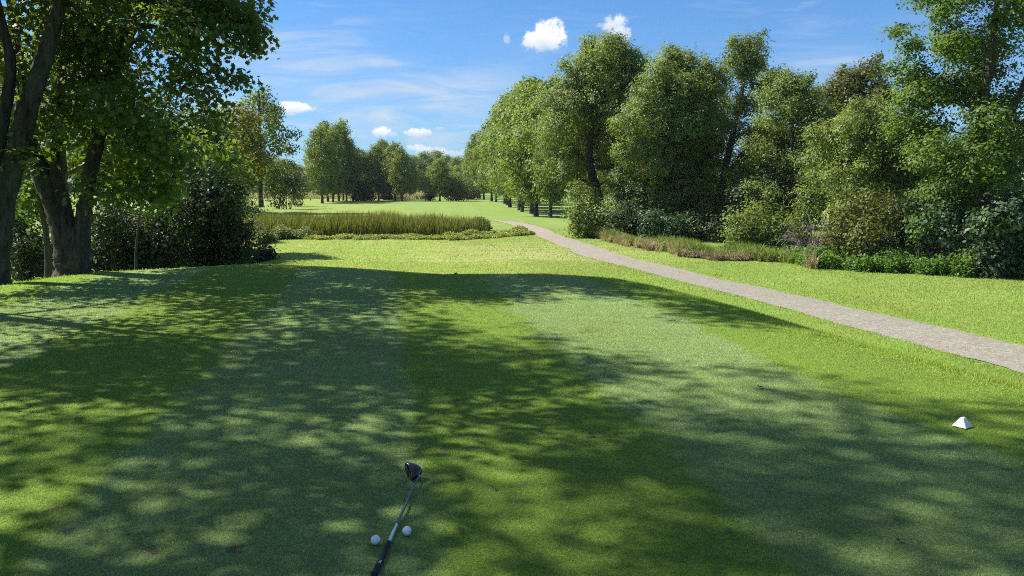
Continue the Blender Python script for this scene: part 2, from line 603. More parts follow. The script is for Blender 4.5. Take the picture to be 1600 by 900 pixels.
BARK_G = mat_bark('bark_grey_twigs', (0.13, 0.105, 0.10), (0.27, 0.225, 0.21), 8, 0.4)

# ------------------------------------------------------------------ ground sheet and path
gx = axis(-22, 34, 0.3, 2600)
gy = axis(-12, 82, 0.3, 3200)
GX, GY = np.meshgrid(gx, gy)
GZ = terr(GX, GY)
nx, ny = len(gx), len(gy)
idx = np.arange(nx * ny).reshape(ny, nx)
gf = np.stack([idx[:-1, :-1], idx[:-1, 1:], idx[1:, 1:], idx[1:, :-1]], -1).reshape(-1, 4)
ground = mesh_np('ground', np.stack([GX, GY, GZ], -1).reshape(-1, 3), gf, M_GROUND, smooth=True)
tag(ground, 'mown green golf course turf, raised tee in front and fairway beyond', kind='structure')

rng = np.random.default_rng(7)
pp = []
# resample path evenly
seg = np.linalg.norm(np.diff(PATHS, axis=0), axis=1)
s = np.concatenate([[0], np.cumsum(seg)])
ss = np.arange(0, s[-1], 0.22)
px_ = np.interp(ss, s, PATHS[:, 0])
py_ = np.interp(ss, s, PATHS[:, 1])
tx, ty = np.gradient(px_), np.gradient(py_)
tl = np.hypot(tx, ty)
tx, ty = tx / tl, ty / tl
K = np.linspace(-1, 1, 9)
edge_n = lambda: np.convolve(rng.normal(0, 1, len(ss) + 8), np.ones(9) / 9, 'valid') * 0.30
eL, eR = edge_n(), edge_n()
pv = []
for k in K:
    off = k * (1.02 + (eR if k > 0 else eL) * abs(k)) * np.clip((s[-1] - ss) / 6, 0.03, 1)
    X_ = px_ + ty * off
    Y_ = py_ - tx * off
    pv.append(np.stack([X_, Y_, terr0(X_, Y_) - 0.022 + 0.012 * (1 - k * k)], -1))
pv = np.stack(pv, 1)
n1 = len(ss)
idx = np.arange(n1 * 9).reshape(n1, 9)
pf = np.stack([idx[:-1, :-1], idx[1:, :-1], idx[1:, 1:], idx[:-1, 1:]], -1).reshape(-1, 4)
path = mesh_np('path', pv.reshape(-1, 3), pf[:, ::-1], M_PATH, smooth=True)
tag(path, 'pinkish grey gravel cart path curving away on the right', kind='structure')


# ------------------------------------------------------------------ grass blades
def blades(name, X, Y, h, w, lean, mat, label, kind='stuff', cat='grass', seg2=False, tint=None, zoff=0.0, curve=0.5, seed=1, z=None):
    rg = np.random.default_rng(seed)
    n = len(X)
    Z = (terr(X, Y) if z is None else z) + zoff
    a = rg.uniform(0, 2 * np.pi, n)
    H = h * rg.uniform(0.6, 1.25, n) if np.isscalar(h) else h
    W = w * rg.uniform(0.7, 1.3, n)
    ln = lean * rg.uniform(0.2, 1.6, n)
    b = rg.uniform(0, 2 * np.pi, n)
    side = np.stack([np.cos(a), np.sin(a), np.zeros(n)], -1) * (W / 2)[:, None]
    base = np.stack([X, Y, Z], -1)
    dirh = np.stack([np.cos(b), np.sin(b), np.zeros(n)], -1)
    up = np.array([0, 0, 1.0])
    tip = base + up * (H * np.cos(np.clip(ln, 0, 1.4)))[:, None] + dirh * (H * np.sin(np.clip(ln, 0, 1.4)))[:, None]
    if tint is None:
        tint = rg.uniform(0, 1, n)
    if not seg2:
        v = np.stack([base - side, base + side, tip], 1).reshape(-1, 3)
        f = np.arange(3 * n).reshape(n, 3)
        return mesh_np(name, v, f, mat, tint=tint)
    l2 = ln * (1 - curve)
    mid = base + up * (H * .55 * np.cos(l2))[:, None] + dirh * (H * .55 * np.sin(l2))[:, None]
    v = np.stack([base - side * .8, base + side * .8, mid + side, mid - side, tip], 1).reshape(-1, 3)
    i0 = np.arange(n) * 5
    q = np.stack([i0, i0 + 1, i0 + 2, i0 + 3], -1)
    tr = np.stack([i0 + 3, i0 + 2, i0 + 4], -1)
    return mesh_np(name, v, [q, tr], mat, tint=np.concatenate([tint, tint]))


def tee_dist(x, y):
    d = seg_dist(x, y, TEE, True)
    return np.where(inside(x, y, TEE), d, -d)


def scatter_trap(n, y0, y1, rg, pad=0.5, k=0.70):
    """points in the wedge the camera looks over"""
    out_x, out_y = [], []
    yy = np.sqrt(rg.uniform(y0 * y0, y1 * y1, n))
    xx = rg.uniform(-1, 1, n) * (k * yy + pad)
    return xx, yy


def tee_turf():
    rg = np.random.default_rng(11)
    XS, YS, HS, WS = [], [], [], []
    for (y0, y1, dens, h, w) in ((2.0, 4.2, 15000, .013, .0030), (4.2, 6.5, 9000, .014, .0042), (6.5, 10, 4200, .016, .006), (10, 16.2, 1900, .018, .009)):
        area = 0.72 * (y1 ** 2 - y0 ** 2) + (y1 - y0)
        n = int(area * dens)
        x, y = scatter_trap(n, y0, y1, rg)
        d = tee_dist(x, y)
        k = d > -0.5
        x, y = x[k], y[k]
        XS.append(x), YS.append(y), HS.append(np.full(len(x), h)), WS.append(np.full(len(x), w))
    X, Y, H, W = map(np.concatenate, (XS, YS, HS, WS))
    H = H * rg.uniform(.6, 1.35, len(H))
    o = blades('turf_grass', X, Y, H, W, 0.75, M_BLADE, '', seed=3, zoff=-0.001)
    tag(o, 'close mown turf of the raised tee, dappled with tree shade', kind='stuff')


def rough_turf():
    rg = np.random.default_rng(12)
    XS, YS, HS, WS = [], [], [], []
    for (y0, y1, dens, h, w) in ((4.0, 12, 2600, .045, .006), (12, 20, 1300, .050, .010), (20, 34, 420, .055, .018), (34, 60, 90, .06, .03)):
        area = 0.74 * (y1 ** 2 - y0 ** 2) + 2 * (y1 - y0)
        n = int(area * dens)
        x, y = scatter_trap(n, y0, y1, rg, pad=1.0, k=.72)
        d = tee_dist(x, y)
        pd = seg_dist(x, y, PATHS)
        keep = (d < -0.25 + 0.25 * rg.normal(size=n)) & (pd > 0.98 + 0.10 * rg.normal(size=n))
        # hidden slope behind the far crest needs little
        keep &= ~((x < 1.5) & (y < 24) & (x > -7) & (rg.uniform(size=n) < 0.85))
        keep &= ~inside(x, y, MARSH)
        x, y = x[keep], y[keep]
        XS.append(x), YS.append(y), HS.append(np.full(len(x), h)), WS.append(np.full(len(x), w))
    ks = rg.integers(0, 7, 26000)
    Q = np.array([(1.6, 13.5), (2.1, 12.5), (2.7, 10.5), (3.1, 8.8), (3.7, 7.2), (4.1, 5.9), (4.7, 3.0), (5.0, -1)])
    uu = rg.uniform(0, 1, 26000)
    x = Q[ks, 0] + uu * (Q[ks + 1, 0] - Q[ks, 0]) + .15 + np.abs(rg.normal(0, .22, 26000))
    y = Q[ks, 1] + uu * (Q[ks + 1, 1] - Q[ks, 1])
    XS.append(x), YS.append(y), HS.append(np.full(26000, .038)), WS.append(np.full(26000, .007))
    # tufts along the path edges
    k = rg.integers(0, len(ss), 26000)
    sgn = rg.choice([-1, 1], 26000)
    off = sgn * (0.90 + np.abs(rg.normal(0, .16, 26000)) + .10 * np.sin(k * .9) + .07 * np.sin(k * .37 + sgn))
    x, y = px_[k] + ty[k] * off, py_[k] - tx[k] * off
    q = (y > 8)
    XS.append(x[q]), YS.append(y[q]), HS.append(np.full(q.sum(), .045)), WS.append(np.full(q.sum(), .010))
    X, Y, H, W = map(np.concatenate, (XS, YS, HS, WS))
    H = H * rg.uniform(.5, 1.35, len(H))
    o = blades('rough_grass', X, Y, H, W, 0.7, M_BLADE, '', seed=4)
    tag(o, 'longer rough grass on the tee slope and beside the cart path', kind='stuff')


tee_turf()
rough_turf()


# ------------------------------------------------------------------ trees
def tube(pts, rad, sides=8, rough=0.0, rg=None):
    pts = np.asarray(pts, float)
    rad = np.asarray(rad, float)
    n = len(pts)
    T = np.gradient(pts, axis=0)
    T /= np.linalg.norm(T, axis=1)[:, None] + 1e-9
    ref = np.array([1.0, 0.1, 0.0])
    V = []
    ang = np.linspace(0, 2 * np.pi, sides, endpoint=False)
    for i in range(n):
        u = ref - T[i] * ref.dot(T[i])
        if np.linalg.norm(u) < 1e-3:
            u = np.array([0, 1.0, 0])
        u /= np.linalg.norm(u)
        w = np.cross(T[i], u)
        ref = u
        r = rad[i] * (1 + (rg.normal(0, rough, sides) if rg is not None and rough else 0))
        V.append(pts[i] + np.outer(np.cos(ang) * r, u) + np.outer(np.sin(ang) * r, w))
    V = np.concatenate(V)
    i = np.arange(n - 1)[:, None] * sides + np.arange(sides)[None, :]
    j = np.arange(n - 1)[:, None] * sides + (np.arange(sides)[None, :] + 1) % sides
    F = np.stack([i, j, j + sides, i + sides], -1).reshape(-1, 4)
    return V, F


def join(parts):
    V, F, off = [], [], 0
    for v, f in parts:
        V.append(v)
        F.append(f + off)
        off += len(v)
    return np.concatenate(V), np.concatenate(F)


def smooth_poly(P, n=5):
    P = np.asarray(P, float)
    return catmull(P, n)


STAR_A = np.array([0, 20, 42, 62, 90, 118, 138, 160, 180, 270]) * np.pi / 180
# five-pointed maple blade in its own plane, base at (0,0)
MAPLE = np.array([(0, 0), (.28, .02), (.22, .22), (.55, .30), (.36, .48), (.42, .66), (.16, .62), (0, 1.0), (-.16, .62), (-.42, .66), (-.36, .48), (-.55, .30), (-.22, .22), (-.28, .02)])
DIAM = np.array([(0, 0), (.30, .45), (0, 1.0), (-.30, .45)])
OVAL = np.array([(0, 0), (.26, .22), (.28, .62), (0, 1.0), (-.28, .62), (-.26, .22)])
SLIM = np.array([(0, 0), (.14, .40), (0, 1.0), (-.14, .40)])


def leaves_mesh(C, S, N, shape, rg, droop=0.0):
    """C centres (n,3), S sizes (n), N preferred normals (n,3)"""
    n = len(C)
    N = N / (np.linalg.norm(N, axis=1)[:, None] + 1e-9)
    r = rg.normal(size=(n, 3))
    r[:, 2] -= droop
    U = r - N * (r * N).sum(1)[:, None]
    U /= np.linalg.norm(U, axis=1)[:, None] + 1e-9
    Wv = np.cross(N, U)
    k = len(shape)
    fold = rg.uniform(-.25, .25, n)
    P = (C[:, None, :] + Wv[:, None, :] * (shape[None, :, 0] * S[:, None])[..., None]
         + U[:, None, :] * ((shape[None, :, 1] - .5) * S[:, None])[..., None]
         + N[:, None, :] * (np.abs(shape[None, :, 0]) * (fold * S)[:, None])[..., None])
    F = np.arange(n * k).reshape(n, k)
    return P.reshape(-1, 3), F


def foliage(lobes, size, cover, shape, rg, up=0.50, outw=1.0, rnd=0.75, per=14, spray=2.2, inner=0.45, droop=0.0, floor=None, strag=0.10, flat=0.8):
    """lobes: list of (centre, rx, ry, rz). Leaves gather in sprays near each lobe's skin, with gaps between."""
    CC, NN, TT = [], [], []
    for c, rx, ry, rz in lobes:
        rm = (rx + ry + rz) / 3
        cover_ = cover * (1.5 if len(shape) > 6 else 2.3)
        n = max(30, int(cover_ * 4 * np.pi * rm * rm / (size * size) * 1.0))
        ns = max(4, n // per)
        d = rg.normal(size=(ns, 3))
        d /= np.linalg.norm(d, axis=1)[:, None]
        # bumpy skin: a few random harmonics
        ph = rg.uniform(0, 6.28, 6)
        bump = 1 + 0.24 * np.sin(d[:, 0] * 5 + ph[0]) * np.sin(d[:, 1] * 5 + ph[1]) + 0.20 * np.sin(d[:, 2] * 7 + ph[2]) * np.sin(d[:, 0] * 8 + ph[3])
        u = rg.uniform(0, 1, ns)
        rad = inner + (1 - inner) * np.sqrt(u)
        st = rg.uniform(size=ns) < strag
        rad = np.where(st, 1 + rg.uniform(0, .33, ns), rad) * bump
        sc = c + d * rad[:, None] * np.array([rx, ry, rz])
        tint_s = rg.uniform(0, 1, ns)
        k = per
        off = rg.normal(size=(ns, k, 3)) * size * spray * 0.5
        off[..., 2] *= flat
        P = sc[:, None, :] + off
        nrm = d[:, None, :] * outw + rg.normal(size=(ns, k, 3)) * rnd * 0.6
        nrm[..., 2] += up
        CC.append(P.reshape(-1, 3))
        NN.append(nrm.reshape(-1, 3))
        TT.append(np.clip(0.45 * tint_s[:, None] + 0.55 * rg.uniform(0, 1, (ns, k)), 0, 1).reshape(-1))
    C, N, T = np.concatenate(CC), np.concatenate(NN), np.concatenate(TT)
    if floor is not None:
        k = C[:, 2] > floor + size * .3
        C, N, T = C[k], N[k], T[k]
    S = size * rg.uniform(0.65, 1.3, len(C))
    V, F = leaves_mesh(C, S, N, shape, rg, droop)
    return V, F, T


def limbs_to(lobes, trunk_pts, trunk_rad, rg, twigs=3, thick=0.045):
    out = []
    tp = np.asarray(trunk_pts)
    z0, z1 = tp[:, 2].min(), tp[:, 2].max()
    ok = tp[:, 2] > z0 + .18 * (z1 - z0)
    nodes = list(tp[ok])
    nrad = list(np.asarray(trunk_rad)[ok])
    order = np.argsort([np.min(np.linalg.norm(tp - l[0], axis=1)) for l in lobes])
    for q in order:
        c, rx, ry, rz = lobes[q]
        rm = (rx + ry + rz) / 3
        N = np.asarray(nodes)
        dd = np.linalg.norm(N - c, axis=1)
        i = int(np.argmin(dd + 1.3 * np.maximum(0, N[:, 2] - c[2] + .35 * dd)))
        a = N[i]
        L = np.linalg.norm(c - a)
        mid = (a + c) / 2 + np.array([rg.normal() * .10, rg.normal() * .10, rg.normal() * .06 + .05]) * L
        P = smooth_poly([a, mid, c], 4)
        r0 = max(.010, min(nrad[i] * 0.7, rm * thick))
        for k in range(2, len(P)):
            nodes.append(P[k])
            nrad.append(r0 * (1 - .55 * k / len(P)))
        out.append(tube(P, np.linspace(r0, r0 * .35, len(P)), 6))
        for k in range(twigs):
            d = rg.normal(size=3)
            d[2] = abs(d[2]) * .6
            d /= np.linalg.norm(d)
            e = c + d * np.array([rx, ry, rz]) * rg.uniform(.7, 1.1)
            s0 = P[int(len(P) * rg.uniform(.45, .95))]
            m2 = (s0 + e) / 2 + rg.normal(size=3) * .08 * rm
            out.append(tube([s0, m2, e], [r0 * .4, r0 * .25, r0 * .08], 4))
    return out


def px_lobes(L, Y, rg, depth=0.8, dy=0.5):
    """picture-measured lobes turned into real ellipsoids at distance Y (metres); depth positions spread round the trunk"""
    out = []
    for l in L:
        px, py, r = l[:3]
        rm = r / FPX * Y
        yo = l[3] if len(l) > 3 else rg.uniform(-1, 1) * dy * rm * 2
        c = at(px, py, Y)
        out.append((np.array([c[0], Y + yo, c[2]]), rm, rm * depth, rm * rg.uniform(.8, .95)))
    return out


def tree(name, label, cat, Y, base_px, lobes, leaf, size, cover=1.0, shape=DIAM, trunk=None, tw=0.3, bark=BARK_D, seed=1, group=None,
         depth=0.9, dy=0.6, twigs=3, thick=0.045, extra=None, back=True, sat=0, **fk):
    rg = np.random.default_rng(seed)
    bx = at(base_px, 300, Y)[0]
    bz = float(terr(bx, Y))
    base = np.array([bx, Y, bz])
    LB = px_lobes(lobes, Y, rg, depth, dy)
    if back:   # the far side of the crown, so that it is round from every side
        more = []
        for (c, rx, ry, rz) in LB[::2]:
            more.append((c + np.array([rg.normal() * rx * .4, rx * rg.uniform(.7, 1.3), -rz * .15]), rx * .9, ry, rz * .9))
        LB = LB + more
    if sat:    # smaller billows budding off the big ones break the outline
        extra_l = []
        for (c, rx, ry, rz) in LB:
            for q in range(sat):
                if rg.uniform() < .7:
                    a = rg.uniform(-.3, math.pi + .3)
                    k = rg.uniform(.38, .6)
                    o = np.array([math.cos(a) * rx, rg.uniform(-.8, .4) * ry, math.sin(a) * rz]) * rg.uniform(.8, 1.1)
                    extra_l.append((c + o, rx * k, ry * k, rz * k))
        LB = LB + extra_l
    top = max(c[2] for c, *_ in LB)
    cx = np.mean([c[0] for c, *_ in LB])
    if trunk is None:
        P = [base + (0, 0, -0.3), base + (rg.normal() * .1, 0, (top - bz) * .3), np.array([bx * .5 + cx * .5, Y, bz + (top - bz) * .65]), np.array([cx, Y, top])]
        P = smooth_poly(P, 5)
        t = np.linspace(0, 1, len(P))
        rad = tw * (1 - .85 * t) * (1 + .5 * np.exp(-t * 18))
        tubes = [tube(P, rad, 10, 0.03, rg)]
        tp, trad = P, rad
    else:
        tubes, tp, trad = [], [], []
        for poly in trunk:
            P = []
            for q in poly:
                c = at(q[0], q[1], Y + (q[3] if len(q) > 3 else 0))
                P.append(c)
            P = np.array(P)
            ww = np.array([q[2] for q in poly]) / FPX * Y / 2
            if P[0][2] < bz + .6:
                P[0][2] = bz - .25
            m = 6
            PS = smooth_poly(P, m)
            rs = np.interp(np.linspace(0, len(P) - 1, len(PS)), np.arange(len(P)), ww)
            tubes.append(tube(PS, rs, 22, 0.07, rg))
            tp.append(PS)
            trad.append(rs)
        tp, trad = np.concatenate(tp), np.concatenate(trad)
    tubes += limbs_to(LB, tp, trad, rg, twigs, thick)
    if extra:
        for poly in extra:
            P = smooth_poly(np.array([at(q[0], q[1], Y + (q[3] if len(q) > 3 else 0)) for q in poly]), 5)
            ww = np.array([q[2] for q in poly]) / FPX * Y / 2
            tubes.append(tube(P, np.interp(np.linspace(0, len(poly) - 1, len(P)), np.arange(len(poly)), ww), 7))
    root = empty(name, base)
    tag(root, label, cat, group)
    V, F = join(tubes)
    mesh_np('trunk', V - base, F, bark, root, smooth=True)
    V, F, T = foliage(LB, size, cover, shape, rg, floor=bz, **fk)
    mesh_np('crown', V - base, F, leaf, root, tint=T)
    return root


def shrub(name, label, Y, lobes, leaf, size, cover=1.0, shape=DIAM, seed=1, group=None, cat='shrub', stems=6, bark=BARK_D, depth=.9, dy=.5, **fk):
    rg = np.random.default_rng(seed)
    LB = px_lobes(lobes, Y, rg, depth, dy)
    cx = float(np.mean([c[0] for c, *_ in LB]))
    cy = float(np.mean([c[1] for c, *_ in LB]))
    bz = float(terr(cx, cy))
    base = np.array([cx, cy, bz])
    # skirt lobes close the gap down to the ground
    for (c, rx, ry, rz) in list(LB):
        if c[2] - rz > bz + .1 and c[2] - rz < bz + 1.6 * rz:
            LB.append((np.array([c[0], c[1], (c[2] - rz * .5 + bz) / 2 + .2 * rz]), rx * .85, ry * .85, max(rz * .5, (c[2] - bz) / 2)))
    tubes = []
    for (c, rx, ry, rz) in LB:
        for k in range(2):
            b = base + np.array([(c[0] - cx) * .4 + rg.normal() * .1, (c[1] - cy) * .4 + rg.normal() * .1, -.1])
            e = c + rg.normal(size=3) * np.array([rx, ry, rz]) * .4
            P = smooth_poly([b, (b + e) / 2 + (0, 0, .1), e], 3)
            tubes.append(tube(P, np.linspace(.03, .012, len(P)) * max(1, rx), 5))
    root = empty(name, base)
    tag(root, label, cat, group)
    V, F = join(tubes)
    mesh_np('stem', V - base, F, bark, root, smooth=True)
    V, F, T = foliage(LB, size, cover, shape, rg, floor=bz - .05, **fk)
    mesh_np('foliage', V - base, F, leaf, root, tint=T)
    return root


# ------------------------------------------------------------------ near maples on the left (about 13 m away)
A_L = [(60, 20, 75), (-20, 60, 70), (20, -60, 80), (110, -70, 80), (10, 170, 55), (-60, 190, 70), (75, 110, 48), (-40, -20, 80), (60, -160, 90), (150, -150, 80),
       (-110, 100, 80), (-130, 0, 80), (-60, -130, 90), (140, 30, 55), (30, 250, 32), (85, 190, 40)]
tree('maple_tree', 'large shade maple at the left picture edge, single trunk leaning right as it rises', 'tree', 12.7, 6, A_L, L_MAPLE, 0.105, 0.58, MAPLE,
     trunk=[[(-10, 446, 46), (-6, 425, 37), (0, 360, 32), (9, 300, 31), (30, 225, 30), (44, 170, 27), (70, 90, 23), (92, 10, 19), (110, -90, 13), (120, -180, 7)],
            [(4, 330, 22), (-6, 270, 18), (4, 200, 16), (16, 110, 15), (4, 40, 12), (-20, -60, 8)]],
     bark=BARK, seed=21, dy=1.0, depth=1.0, twigs=3, thick=0.035, per=12, spray=3.0, inner=.15, droop=.5, flat=.6, up=.7, tw=.4)
B_L = [(170, 150, 62), (235, 180, 58), (150, 70, 62), (230, 90, 66), (300, 60, 52), (290, 130, 46), (340, 30, 48), (370, 70, 26), (385, 40, 22), (345, 100, 28), (310, 0, 60), (230, 0, 70),
       (150, -30, 70), (120, 200, 52), (180, 230, 54), (240, 250, 50), (290, 215, 44), (310, 180, 34), (200, 290, 34), (170, 300, 28), (250, 295, 26), (130, 270, 30), (225, 318, 20), (290, 262, 24),
       (300, -90, 80), (200, -120, 90), (110, -120, 80), (340, -50, 60), (388, 22, 20), (330, 150, 18), (362, 128, 15), (384, 128, 10), (396, 60, 12), (400, 72, 10), (75, 160, 40), (60, 230, 30), (180, -220, 80), (290, -190, 70), (230, -310, 66), (120, -330, 60), (330, -270, 50), (370, -130, 56), (400, -190, 46), (345, -200, 56), (420, -110, 34), (330, -420, 74), (250, -520, 84), (385, -320, 60), (190, -430, 74), (300, -630, 70), (400, -470, 50), (150, -560, 60)]
tree('maple_tree', 'big shade maple with a forked trunk splitting low down, left of the dark shrubs', 'tree', 14.2, 113, B_L, L_MAPLE, 0.105, 0.58, MAPLE,
     trunk=[[(110, 434, 62), (111, 420, 46), (107, 385, 42), (95, 340, 37), (78, 300, 32), (62, 262, 27), (45, 225, 25), (36, 160, 20), (24, 60, 14), (10, -60, 8)],
            [(120, 434, 42), (122, 400, 34), (129, 350, 23), (134, 310, 19), (138, 285, 20), (150, 230, 20), (165, 160, 20), (185, 92, 20), (206, 40, 17), (228, -5, 14), (250, -90, 9)],
            [(112, 380, 30), (100, 330, 24), (88, 280, 18), (90, 220, 15), (96, 140, 12), (105, 40, 9)]],
     extra=[[(206, 40, 13), (240, 42, 7), (275, 52, 5), (310, 62, 4), (345, 100, 2.5)], [(275, 52, 4), (300, 85, 3), (325, 110, 2.4), (352, 122, 2), (372, 136, 1.2)],
            [(190, 84, 8), (215, 62, 6), (250, 75, 4), (285, 90, 3), (310, 115, 2)], [(228, 0, 7), (280, 10, 5), (340, 25, 3), (392, 40, 2)]],
     bark=BARK, seed=22, dy=1.0, depth=1.0, twigs=3, thick=0.032, per=12, spray=3.0, inner=.12, droop=.5, flat=.6, up=.7)
# sunlit leaves seen under the maples
tree('maple_tree', 'young maple with sunlit yellow green leaves hanging over the dark shrubs', 'tree', 20, 205, [(240, 300, 24), (270, 285, 22), (215, 280, 26), (255, 325, 14), (190, 250, 36), (280, 240, 30), (150, 250, 30), (230, 220, 40), (320, 230, 26)],
     L_MAPLE_R, 0.14, 0.75, MAPLE, seed=23, tw=.05, per=12, spray=3.0, inner=.2, droop=.5, flat=.6)
tree('maple_tree', 'backlit yellow green maple glimpsed between the two big trunks', 'tree', 25, 62, [(60, 300, 30), (75, 265, 28), (45, 330, 20), (25, 290, 26), (85, 320, 18), (50, 235, 34), (90, 230, 30), (5, 250, 30)],
     L_MAPLE_R, 0.15, 0.75, MAPLE, seed=24, tw=.14, per=12, spray=3.0, inner=.2, droop=.5, flat=.6)

# maples standing left of the frame: their shade falls over the tee
def side_maple(X, Y, seed, label, H=13.0, RR=4.6, ls=.15, cv=.28, tr=.17, zl=.30, nl=30):
    rg = np.random.default_rng(seed)
    base = np.array([X, Y, float(terr(X, Y))])
    LB = []
    for i in range(nl):
        z = rg.uniform(zl, .95)
        rr = RR * math.sin(math.pi * min(1, (z - .05) / .95) ** .8) * math.sqrt(rg.uniform(.1, 1))
        a = rg.uniform(0, 6.28)
        r = rg.uniform(.85, 1.35)
        LB.append((base + np.array([math.cos(a) * rr, math.sin(a) * rr, z * H]), r, r, r * .8))
    P = smooth_poly([base - (0, 0, .3), base + (.1, .1, H * .3), base + (.3, -.2, H * .6), base + (.2, 0, H * .95)], 5)
    t = np.linspace(0, 1, len(P))
    rad = tr * (1 - .85 * t) * (1 + .5 * np.exp(-t * 18))
    root = empty('maple_tree', base)
    tag(root, label, 'tree')
    V, F = join([tube(P, rad, 12, .04, rg)] + limbs_to(LB, P, rad, rg, 3, .05))
    mesh_np('trunk', V - base, F, BARK, root, smooth=True)
    V, F, T = foliage(LB, ls, cv, OVAL, rg, floor=base[2] + 1.5, per=22, spray=3.0, inner=.1, flat=.5)
    mesh_np('crown', V - base, F, L_MAPLE, root, tint=T)
    return root


side_maple(-10.0, 10.4, 31, 'shade maple standing off the left side of the tee, nearest its far end', 12.0, 3.5, .115, .27, nl=24)
side_maple(-9.1, 5.7, 35, 'shade maple standing off the left side of the tee, nearest its middle', 17.0, 5.0, .105, .26, .10, .20)
side_maple(-9.0, 3.9, 32, 'shade maple standing off the left side of the tee, level with the golf club', 16.5, 5.4, .14, .29, nl=30)
side_maple(-8.6, -0.4, 33, 'shade maple standing off the left side of the tee, behind the camera', 15.5, 5.0)
side_maple(-11.0, 18.5, 34, 'shade maple hidden behind the forked trunk', 15.0, 4.6)
side_maple(-10.2, 8.2, 36, 'tall thin shade maple off the left side of the tee, crown high above its neighbours', 18.0, 3.6, .12, .22, .10, .56, nl=20)

# dark understorey on the far left
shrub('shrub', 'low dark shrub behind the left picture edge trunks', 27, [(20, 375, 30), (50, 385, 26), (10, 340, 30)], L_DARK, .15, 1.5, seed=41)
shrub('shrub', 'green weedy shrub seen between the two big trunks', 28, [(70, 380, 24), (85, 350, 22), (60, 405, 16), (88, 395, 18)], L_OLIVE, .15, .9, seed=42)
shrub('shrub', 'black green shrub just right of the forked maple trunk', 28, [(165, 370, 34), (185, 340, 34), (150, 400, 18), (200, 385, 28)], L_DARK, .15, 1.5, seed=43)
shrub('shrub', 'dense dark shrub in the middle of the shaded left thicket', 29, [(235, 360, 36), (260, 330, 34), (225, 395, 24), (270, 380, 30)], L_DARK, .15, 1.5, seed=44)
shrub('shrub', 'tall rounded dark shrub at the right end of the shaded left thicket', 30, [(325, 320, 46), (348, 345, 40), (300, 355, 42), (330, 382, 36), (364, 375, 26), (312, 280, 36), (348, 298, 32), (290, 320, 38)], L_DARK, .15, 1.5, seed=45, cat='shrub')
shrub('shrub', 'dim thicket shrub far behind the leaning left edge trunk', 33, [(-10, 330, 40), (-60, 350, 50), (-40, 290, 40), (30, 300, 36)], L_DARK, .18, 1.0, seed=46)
tree('woodland_tree', 'dark broadleaf tree behind the forked maple crown', 'tree', 36, 190, [(150, 290, 44), (200, 270, 46), (110, 250, 46), (170, 220, 50), (240, 230, 46), (70, 200, 44), (130, 170, 50), (210, 170, 46), (290, 260, 36)], L_DARK, .20, .95, seed=47, tw=.2)
tree('woodland_tree', 'shaded broadleaf tree rising behind the tall dark shrub', 'tree', 38, 310, [(310, 250, 36), (335, 225, 32), (280, 220, 40), (300, 190, 32), (345, 260, 26), (260, 180, 36), (325, 200, 26), (345, 180, 15)], L_MAPLE, .20, .95, seed=48, tw=.2)
tree('woodland_tree', 'woodland tree filling the gap left of the leaning trunk', 'tree', 36, 20, [(10, 230, 46), (40, 170, 46), (-30, 190, 50), (-60, 130, 50), (0, 110, 50), (-70, 250, 50)], L_MAPLE, .20, .9, seed=49, tw=.2)
tree('woodland_tree', 'lighter tree with yellowing top right of the big maple crown', 'tree', 62, 368, [(370, 185, 24), (350, 215, 30), (385, 215, 26), (365, 245, 34), (340, 265, 30), (390, 255, 26), (375, 285, 28), (345, 300, 26), (355, 178, 13)], L_YELLOW, .26, 1.2, seed=50, tw=.2)
tree('sparse_tree', 'tall open crowned tree standing alone above the pale shrubs', 'tree', 96, 407,
     [(400, 148, 15), (388, 165, 14), (412, 168, 16), (425, 172, 10), (382, 190, 17), (408, 195, 19), (432, 190, 11), (375, 215, 16), (400, 222, 20), (425, 218, 15), (446, 208, 9), (388, 245, 20), (412, 250, 20),
      (438, 235, 12), (452, 232, 8), (372, 262, 18), (430, 268, 14), (400, 278, 20), (448, 258, 8), (380, 290, 20), (425, 290, 14), (366, 285, 16)],
     L_MAPLE, .36, 1.1, DIAM, seed=51, trunk=[[(408, 324, 8), (407, 300, 6), (407, 260, 5), (406, 210, 4), (405, 160, 3), (404, 140, 1.5)]], dy=1.2, inner=.1, strag=.2, per=9, thick=.05)
shrub('shrub', 'dark clump of small trees beyond the reeds at their left end', 112, [(432, 290, 16), (448, 283, 18), (460, 292, 12), (425, 300, 10), (440, 270, 12), (462, 280, 10)], L_DARK, .40, 1.2, seed=52)
shrub('shrub', 'greyish round bush beyond the reeds, right of the small dark clump', 125, [(466, 292, 13), (476, 288, 12), (456, 298, 9)], L_OLIVE, .40, 1.2, seed=53)
shrub('shrub', 'pale willow bush, upper one at the left end of the reeds', 62, [(400, 330, 18), (385, 322, 20), (408, 345, 13), (372, 335, 22), (365, 315, 18)], L_PALE, .20, 1.1, SLIM, seed=54, spray=2.0)
shrub('shrub', 'pale willow bush spilling onto the fairway left of the reeds', 50, [(392, 352, 20), (375, 345, 22), (404, 366, 11), (362, 362, 20), (383, 372, 12), (412, 360, 9)], L_PALE, .17, 1.1, SLIM, seed=55, spray=2.0)
shrub('shrub', 'deep green bush between the dark thicket and the pale willow bushes', 46, [(360, 330, 22), (350, 300, 22), (368, 305, 16), (345, 350, 22)], L_WILLOW_D, .17, 1.0, seed=56)

